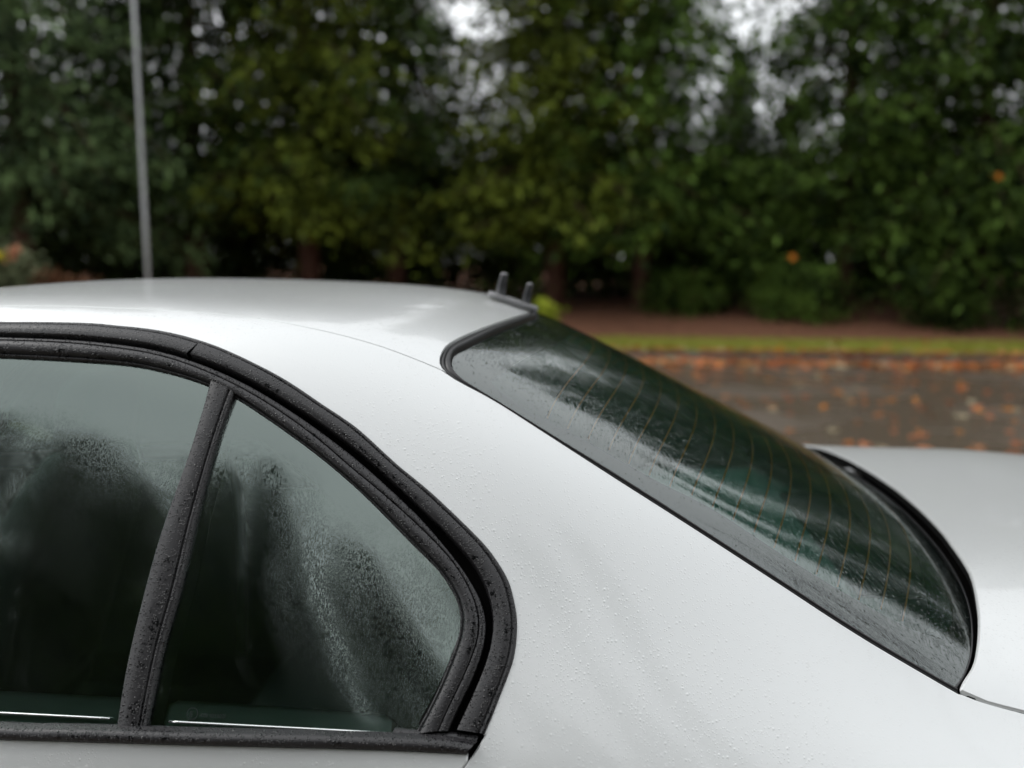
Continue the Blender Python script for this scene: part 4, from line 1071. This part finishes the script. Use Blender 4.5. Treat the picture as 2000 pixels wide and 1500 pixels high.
# ---------------------------------------------------------------- trees and plants
def leaf_cloud(c, d, ln, wd, rng):
    """rhombic leaves: centres, directions, lengths, widths"""
    n = len(c); r = rng.normal(size=(n, 3)); s = np.cross(d, r); s /= np.linalg.norm(s, axis=1, keepdims=True) + 1e-9
    V = np.empty((n, 4, 3))
    V[:, 0] = c - d * (ln * .5)[:, None]; V[:, 2] = c + d * (ln * .5)[:, None]
    V[:, 1] = c + s * (wd * .5)[:, None]; V[:, 3] = c - s * (wd * .5)[:, None]
    return V.reshape(-1, 3), np.arange(4 * n).reshape(-1, 4)
def fast_mesh(name, V, F, mat):
    me = bpy.data.meshes.new(name); n, k = len(F), F.shape[1]
    me.vertices.add(len(V)); me.vertices.foreach_set('co', np.asarray(V, np.float32).ravel())
    me.loops.add(n * k); me.loops.foreach_set('vertex_index', F.astype(np.int32).ravel())
    me.polygons.add(n); me.polygons.foreach_set('loop_start', np.arange(0, n * k, k, dtype=np.int32))
    me.update(calc_edges=True); me.materials.append(M[mat]); return me
def conifer(seed, H, Rad, base, nb, droop, per=20):
    """branch tubes and hanging sprays; returns (wood, leaves)"""
    rng = np.random.default_rng(seed); wood = []
    bend = rng.normal(0, .12, 2)
    tr = [(bend[0] * (z / H)**2 * 2, bend[1] * (z / H)**2 * 2, z) for z in np.linspace(-.3, H * .97, 12)]
    wood.append(tube(tr, np.linspace(.013 * H, .01, 12), 8))
    cs, ds = [], []
    for b in range(nb):
        t = (b + rng.uniform(0, 1)) / nb; z = base + (H - base) * t**1.15
        L = Rad * ((1 - t)**.75 * .95 + .12) * rng.uniform(.62, 1.12); az = b * 2.399 + rng.normal(0, .3)
        o = np.array([math.cos(az), math.sin(az), 0]); u = np.linspace(0, 1, 7)
        rise = rng.uniform(-.05, .35) * (1 - .4 * t)
        pts = np.array([[0, 0, z]]) + o * (L * u)[:, None] + np.array([0, 0, 1]) * (rise * L * u - droop * L * u**2.2)[:, None]
        wood.append(tube(pts, np.linspace(.012 + .012 * L, .004, 7), 5, False))
        ns = int(5 + 4.5 * L)
        for k in range(ns):
            q = .22 + .80 * (k + rng.uniform(0, 1)) / ns; q = min(q, 1.0)
            p = np.array([np.interp(q, u, pts[:, i]) for i in range(3)])
            side = np.array([-o[1], o[0], 0]) * rng.normal(0, .26) * L * (.25 + .6 * q) * .55
            size = rng.uniform(.16, .34); m = per
            g = rng.normal(0, 1, (m, 3)) * [size, size, size * .62]
            hang = np.abs(rng.normal(0, .14, m)); cc = p + side + g; cc[:, 2] -= hang
            dd = o * .75 + rng.normal(0, .55, (m, 3)); dd[:, 2] -= .35 + droop * .6
            cs.append(cc); ds.append(dd)
    c = np.concatenate(cs); d = np.concatenate(ds); d /= np.linalg.norm(d, axis=1, keepdims=True)
    n = len(c); ln = rng.uniform(.09, .27, n); wd = ln * rng.uniform(.22, .40, n)
    k = c[:, 2] > .12
    return merge(*wood), leaf_cloud(c[k], d[k], ln[k], wd[k], rng)
def bushy(seed, H, W, n, leaf, stems=6):
    rng = np.random.default_rng(seed); wood = []; cs = []
    for s in range(stems):
        a = rng.uniform(0, 6.28); e = np.array([math.cos(a) * W * .35 * rng.uniform(.2, 1), math.sin(a) * W * .35 * rng.uniform(.2, 1), H * rng.uniform(.7, .95)])
        wood.append(tube([(0, 0, -.05), tuple(e * [.4, .4, .45]), tuple(e)], [.012 + .008 * H, .008 + .005 * H, .004], 5))
    ncl = max(10, n // 60)
    for k in range(ncl):
        a = rng.uniform(0, 6.28); r = W * .5 * rng.uniform(0, 1)**.5; z = rng.uniform(.12, 1) * H
        r *= math.sqrt(max(.1, 1 - ((z / H - .45) / .62)**2)); sz = rng.uniform(.08, .16) * (W + H) * .5
        cs.append(np.array([math.cos(a) * r, math.sin(a) * r, z]) + rng.normal(0, 1, (n // ncl, 3)) * sz * [1, 1, .8])
    c = np.concatenate(cs); c = c[(c[:, 2] > .03)]; n = len(c)
    d = rng.normal(0, 1, (n, 3)); d[:, 2] += .3; d /= np.linalg.norm(d, axis=1, keepdims=True)
    ln = rng.uniform(.7, 1.3, n) * leaf
    return merge(*wood), leaf_cloud(c, d, ln, ln * rng.uniform(.4, .65, n), rng)
def bare_tree(seed, H):
    rng = np.random.default_rng(seed); parts = []
    def grow(p, d, L, r, lv):
        pts = [p]; q = p.copy(); e = d.copy()
        for i in range(4):
            e = e + rng.normal(0, .13, 3) + np.array([0, 0, .05]); e /= np.linalg.norm(e); q = q + e * L / 4; pts.append(q.copy())
        parts.append(tube(pts, np.linspace(r, r * .6, 5), 7 if lv < 2 else 4, False))
        if lv >= 5: return
        for k in range(3 if lv < 2 else rng.integers(2, 4)):
            a = rng.normal(0, 1, 3); a -= e * a.dot(e); a /= np.linalg.norm(a); sp = rng.uniform(.35, .8)
            f = e * math.cos(sp) + a * math.sin(sp); at = pts[-1] if k < 2 else pts[rng.integers(2, 5)]
            grow(at.copy(), f, L * rng.uniform(.62, .82), r * rng.uniform(.5, .62), lv + 1)
    grow(np.array([0., 0, -.3]), np.array([0., 0, 1]), H * .30, H * .022, 0)
    return merge(*parts)

TREE = {}
def tree_mesh(key, mat, bark='bark', **kw):
    (wv, wf), (lv, lf) = conifer(**kw)
    w = bpy.data.meshes.new('trunk'); w.from_pydata(wv, [], wf); w.materials.append(M[bark])
    w.polygons.foreach_set('use_smooth', [True] * len(w.polygons))
    TREE[key] = (w, fast_mesh('crown', lv, lf, mat))
def plant(name, wood, leaves, loc, rot, scale, label, cat, group=None, extra=()):
    o = empty(name, loc); o.rotation_euler = (0, 0, rot); o.scale = (scale,) * 3
    a = bpy.data.objects.new('trunk' if cat == 'tree' else 'stems', wood); COL.objects.link(a); a.parent = o
    if leaves is not None:
        b = bpy.data.objects.new('crown' if cat == 'tree' else 'foliage', leaves); COL.objects.link(b); b.parent = o
    for nm, me in extra:
        c = bpy.data.objects.new(nm, me); COL.objects.link(c); c.parent = o
    return tag(o, label, cat, group)
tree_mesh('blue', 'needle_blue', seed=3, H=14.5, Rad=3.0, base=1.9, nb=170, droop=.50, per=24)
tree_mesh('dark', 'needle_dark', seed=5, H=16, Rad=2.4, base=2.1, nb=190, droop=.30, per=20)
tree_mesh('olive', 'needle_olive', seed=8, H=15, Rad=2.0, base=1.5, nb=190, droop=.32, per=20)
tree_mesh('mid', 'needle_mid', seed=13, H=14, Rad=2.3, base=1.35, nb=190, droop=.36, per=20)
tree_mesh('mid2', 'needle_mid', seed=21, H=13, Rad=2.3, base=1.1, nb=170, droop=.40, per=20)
BZ = .55
ROW = [  # kind, lateral, distance, turn, scale, label
 ('blue', -8.7, 16.6, .3, 1.05, 'blue-green drooping conifer behind the orange-leaved shrubs'),
 ('dark', -12.0, 18.6, 1.7, 1.0, 'dark conifer beyond the blue-green drooping conifer, away from the pole'),
 ('dark', -6.3, 18.6, .9, 1.1, 'dark conifer with a bare red-brown trunk just beyond the grey pole'),
 ('olive', -4.0, 18.4, .4, 1.15, 'yellowish-green conifer between two dark conifers behind the car roof'),
 ('dark', -2.4, 19.3, 3.9, 1.0, 'dark slender conifer beside the bright gap behind the car roof'),
 ('olive', .85, 18.4, 2.2, 1.1, 'yellow-green conifer behind the two stub aerials'),
 ('mid', 2.6, 18.6, 1.1, 1.05, 'green conifer with broad boughs next to the tall sky gap'),
 ('mid2', 4.6, 19.3, 4.0, .40, 'low green conifer filling the foot of the tall sky gap'),
 ('mid', 6.5, 18.2, 5.1, 1.05, 'green conifer with an orange leaf caught in its lower boughs'),
 ('mid2', 8.8, 17.6, 2.9, 1.2, 'green conifer with an orange leaf caught high in its boughs'),
 ('blue', 11.6, 17.8, 2.0, .95, 'blue-green conifer at the end of the bed past the boot'),
]
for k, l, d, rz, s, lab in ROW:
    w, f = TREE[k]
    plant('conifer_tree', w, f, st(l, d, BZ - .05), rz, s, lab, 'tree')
# evergreens of the far row, seen only as dark foliage through the near ones
for i, (k, l, d, s) in enumerate([('mid', -12.5, 24.5, .42), ('mid', -9.6, 23.5, .40), ('mid2', -7.2, 24.0, .40), ('mid', -4.6, 25.0, .36), ('mid2', -2.4, 24.2, .36), ('mid2', -.2, 24, .34), ('mid2', 2.0, 25, .36), ('mid', 4.4, 26, .32), ('mid2', 7.2, 24.5, .38), ('mid2', 10.0, 25.5, .40)]):
    w, f = TREE[k]
    plant('conifer_tree', w, f, st(l, d, .55), i * 1.3, s, 'dark evergreen of the far row, glimpsed through the conifers along the bed', 'tree', 'evergreens of the far row')
# trees across the road, behind the photographer: seen mirrored in the glass
for i, (k, l, d, s) in enumerate([('dark', -12.0, -9.6, .86), ('blue', -8.8, -9.0, .84), ('mid', -6.2, -9.6, .88), ('dark', -3.9, -9.2, .78), ('blue', -1.5, -9.2, .74), ('mid', .6, -10.0, .86), ('blue', 1.9, -8.8, .72), ('blue', 3.4, -9.6, 1.0), ('dark', 5.2, -8.6, .98), ('olive', 7.6, -9.0, 1.05), ('mid', 10.0, -8.0, 1.05), ('mid2', -10.4, -13.0, 1.12), ('dark', -7.4, -13.2, 1.0), ('mid2', -5.0, -12.8, 1.08), ('mid', -2.6, -12.6, .90), ('blue', -.2, -13.0, .88), ('dark', 1.6, -13.4, 1.0), ('mid', 4.2, -13.0, 1.3), ('dark', 6.8, -12.4, 1.2), ('mid', 9.4, -12.6, 1.3)]):
    w, f = TREE[k]
    plant('conifer_tree', w, f, st(l, d, 0), i * 2.1 + .4, s, 'conifer across the road, seen only mirrored in the car windows', 'tree', 'conifers across the road')
for i, (k, l, d, s) in enumerate([('mid', 11.2, 12.2, 1.05), ('dark', 12.4, 9.4, 1.0), ('blue', 13.2, 6.6, .72), ('mid', 13.6, 3.6, .60), ('dark', 13.8, .8, .50)]):
    w, f = TREE[k]
    plant('conifer_tree', w, f, st(l, d, .05), i * 1.7 + .2, s, 'conifer at the road end past the boot, seen only mirrored in the rear window', 'tree', 'conifers at the road end')
bw = bare_tree(4, 11)
bm = bpy.data.meshes.new('trunk'); bm.from_pydata(bw[0], [], bw[1]); bm.materials.append(M['bark_grey'])
plant('bare_tree', bm, None, st(10.4, 2.6, .05), .4, 1.5, 'leafless tree whose branches are mirrored low in the rear window', 'tree')

# dark understorey along the back of the bed
wv, lv = bushy(31, 3.0, 3.4, 11000, .13, 8)
um = bpy.data.meshes.new('stems'); um.from_pydata(wv[0], [], wv[1]); um.materials.append(M['bark'])
ul = fast_mesh('foliage', lv[0], lv[1], 'needle_dark')
for i in range(15):
    plant('evergreen_shrub', um, ul, st(-14 + i * 1.8, 21.2 + (i % 3) * .4, .6), i * 1.9, .9 + .12 * ((i * 7) % 3), 'dense dark evergreen bush in the shade under the conifers', 'shrub', 'dark bushes under the conifers')
# low green skirts at the front of the bed
wv, lv = bushy(37, 1.1, 1.7, 3600, .10, 6)
sm = bpy.data.meshes.new('stems'); sm.from_pydata(wv[0], [], wv[1]); sm.materials.append(M['bark'])
sf_ = fast_mesh('foliage', lv[0], lv[1], 'needle_mid')
for l, d, s in ((5.4, 17.2, 1.0), (7.6, 16.4, .95), (9.4, 16.0, 1.15), (3.4, 18.0, .9)):
    plant('green_shrub', sm, sf_, st(l, d, .2), l, s, 'low green bush at the front of the bed past the boot lid', 'shrub', 'low bushes along the front of the bed')
# shrubs showing above the roof
wv, lv = bushy(41, 1.45, 1.1, 2200, .11, 6)
a = bpy.data.meshes.new('stems'); a.from_pydata(wv[0], [], wv[1]); a.materials.append(M['bark'])
b = fast_mesh('foliage', lv[0], lv[1], 'shrub_grey')
def blossom(seed, pts, size, mat, n=26):
    rng = np.random.default_rng(seed); c = np.concatenate([np.array(p) + rng.normal(0, size * .28, (n, 3)) for p in pts])
    d = rng.normal(0, 1, (len(c), 3)); d /= np.linalg.norm(d, axis=1, keepdims=True); ln = np.full(len(c), size * .55)
    V, F = leaf_cloud(c, d, ln, ln * .7, rng); return fast_mesh('blossom', V, F, mat)
plant('flowering_shrub', a, b, st(-7.0, 12.9, .10), .2, 1.0, 'grey-green shrub with a yellow and a peach flower head above the car roof', 'shrub', None,
      [('blossom', blossom(1, [(.14, -.55, 1.42)], .16, 'petal_yellow')), ('blossom', blossom(2, [(.27, -.5, 1.40), (.28, -.5, 1.50)], .14, 'petal_peach'))])
wv, lv = bushy(43, 1.36, .55, 900, .13, 5)
a = bpy.data.meshes.new('stems'); a.from_pydata(wv[0], [], wv[1]); a.materials.append(M['bark'])
b = fast_mesh('foliage', lv[0], lv[1], 'shrub_orange')
plant('orange_shrub', a, b, st(-6.40, 12.9, .10), .2, .80, 'orange-brown leaved shrub beside the grey-green flowering shrub', 'shrub')
plant('orange_shrub', a, b, st(-6.02, 12.9, .10), 2.2, .74, 'smaller orange-brown shrub between the larger one and the grey pole', 'shrub')
wv, lv = bushy(47, .92, .42, 900, .10, 4)
a = bpy.data.meshes.new('stems'); a.from_pydata(wv[0], [], wv[1]); a.materials.append(M['bark'])
b = fast_mesh('foliage', lv[0], lv[1], 'shrub_lime')
plant('lime_shrub', a, b, st(.52, 14.6, .13), .2, .80, 'small bright lime-green shrub just behind the two stub aerials', 'shrub')

# ---------------------------------------------------------------- pole
pole = empty('metal_pole', st(-4.55, 11.6, 0))
tag(pole, 'tall thin grey metal pole standing behind the car roof', 'pole')
mesh_obj('shaft', *tube([(0, 0, .0), (0, 0, 2), (0, 0, 4), (0, 0, 7.5)], [.026, .025, .023, .021], 20), 'pole_metal', pole)
mesh_obj('base_collar', *tube([(0, 0, 0), (0, 0, .02), (0, 0, .30), (0, 0, .33)], [.13, .09, .085, .06], 20), 'pole_metal', pole)
mesh_obj('cap', *tube([(0, 0, 7.48), (0, 0, 7.52), (0, 0, 7.56)], [.026, .026, .010], 20), 'pole_metal', pole)

# ---------------------------------------------------------------- fallen leaves
def leaf_mesh(seed, mat):
    rng = np.random.default_rng(seed); n = 14; V = [(0, 0, .012)]
    for k in range(n):
        a = 2 * math.pi * k / n; r = (.05 if k % 2 == 0 else .033) * rng.uniform(.8, 1.15) * (1.2 if k == 0 else 1)
        V.append((math.cos(a) * r, math.sin(a) * r * .85, max(.002, rng.normal(.012, .010))))
    F = [(0, 1 + k, 1 + (k + 1) % n) for k in range(n)]
    o = len(V); V += [(-.03, -.002, .006), (-.085, -.0015, .004), (-.085, .0015, .004), (-.03, .002, .006)]; F.append((o, o + 1, o + 2, o + 3))
    me = bpy.data.meshes.new('fallen_leaf'); me.from_pydata(V, [], F); me.materials.append(M[mat]); return me
LM = {m: [leaf_mesh(i * 5 + j, 'autumn_' + m) for j in range(3)] for i, m in enumerate(('orange', 'red', 'brown', 'pale'))}
def drop_leaf(kind, l, d, z, label, group, s=1.0, tilt=.15):
    o = bpy.data.objects.new('fallen_leaf', random.choice(LM[kind])); COL.objects.link(o)
    o.location = st(l, d, z); o.rotation_euler = (random.uniform(-tilt, tilt), random.uniform(-tilt, tilt), random.uniform(0, 6.28)); o.scale = (s,) * 3
    return tag(o, label, 'leaf', group)
W8 = [('orange', .25), ('red', .33), ('brown', .27), ('pale', .15)]
def pick(): return random.choices([a for a, b in W8], [b for a, b in W8])[0]
WORD = {'orange': 'bright orange', 'red': 'rust-red', 'brown': 'brown', 'pale': 'pale buff'}
n = 0
while n < 210:
    d = random.uniform(6.6, 13.6); l = random.uniform(1.2, d * .60)
    if d > kerb_far(l) - .25: continue
    if l < 1.6 and d < 7.2: continue
    if random.random() > (.35 + .65 * (.5 + .5 * math.sin(l * 1.3 + d * .9))): continue
    k = pick()
    drop_leaf(k, l, d, .004, WORD[k] + ' fallen leaf lying on the wet road beyond the boot lid', WORD[k] + ' leaves on the wet road', random.uniform(.65, 1.15)); n += 1
for i in range(46):
    l = random.uniform(1.8, 9) ** 1.0; l = min(9.3, l + 2.2 * random.random()); t = random.random()
    d = kerb_far(l) + .2 + (lawn_far(l) - kerb_far(l) - .3) * t; k = pick()
    drop_leaf(k, l, d, .135 + .03 * t, WORD[k] + ' fallen leaf lying on the grass verge', WORD[k] + ' leaves on the grass verge', random.uniform(.8, 1.3), .4)
def litter():
    parts = {m: [] for m in LM}
    for i in range(2600):
        l = random.uniform(-3, 10.5); d = kerb_far(l) - abs(random.gauss(0, .42)) + .10; k = random.choices(['red', 'orange', 'brown', 'pale'], [.40, .25, .15, .20])[0]
        me = random.choice(LM[k]); s = random.uniform(.8, 1.3)
        mt = Matrix.Translation(st(l, d, random.uniform(.004, .05) + (.12 if d > kerb_far(l) - .03 else 0))) @ Matrix.Rotation(random.uniform(0, 6.28), 4, 'Z') @ Matrix.Rotation(random.gauss(0, .35), 4, 'X') @ Matrix.Scale(s, 4)
        parts[k].append(([tuple(mt @ v.co) for v in me.vertices], [tuple(p.vertices) for p in me.polygons]))
    root = empty('leaf_litter', st(3, kerb_far(3), 0))
    tag(root, 'drift of rust-red and orange leaves heaped in the gutter along the kerb', 'leaves', kind='stuff')
    inv = Matrix.Translation(root.location).inverted()
    for k, p in parts.items():
        v, f = merge(*p); o = mesh_obj('leaf_drift', [tuple(inv @ Vector(q)) for q in v], f, 'autumn_' + k, root, False); o['kind'] = 'stuff'
litter()
# two leaves caught in the boughs
for (l, d, z), lab in (((4.58, 15.2, 1.50), 'single orange leaf caught low in the conifer boughs past the boot'), ((7.60, 14.7, 2.75), 'single orange leaf caught high in the conifer boughs past the boot')):
    o = drop_leaf('orange', l, d, z, lab, None, 1.5, .1); o.rotation_euler = (R(80), .2, YAW); o.name = 'caught_leaf'
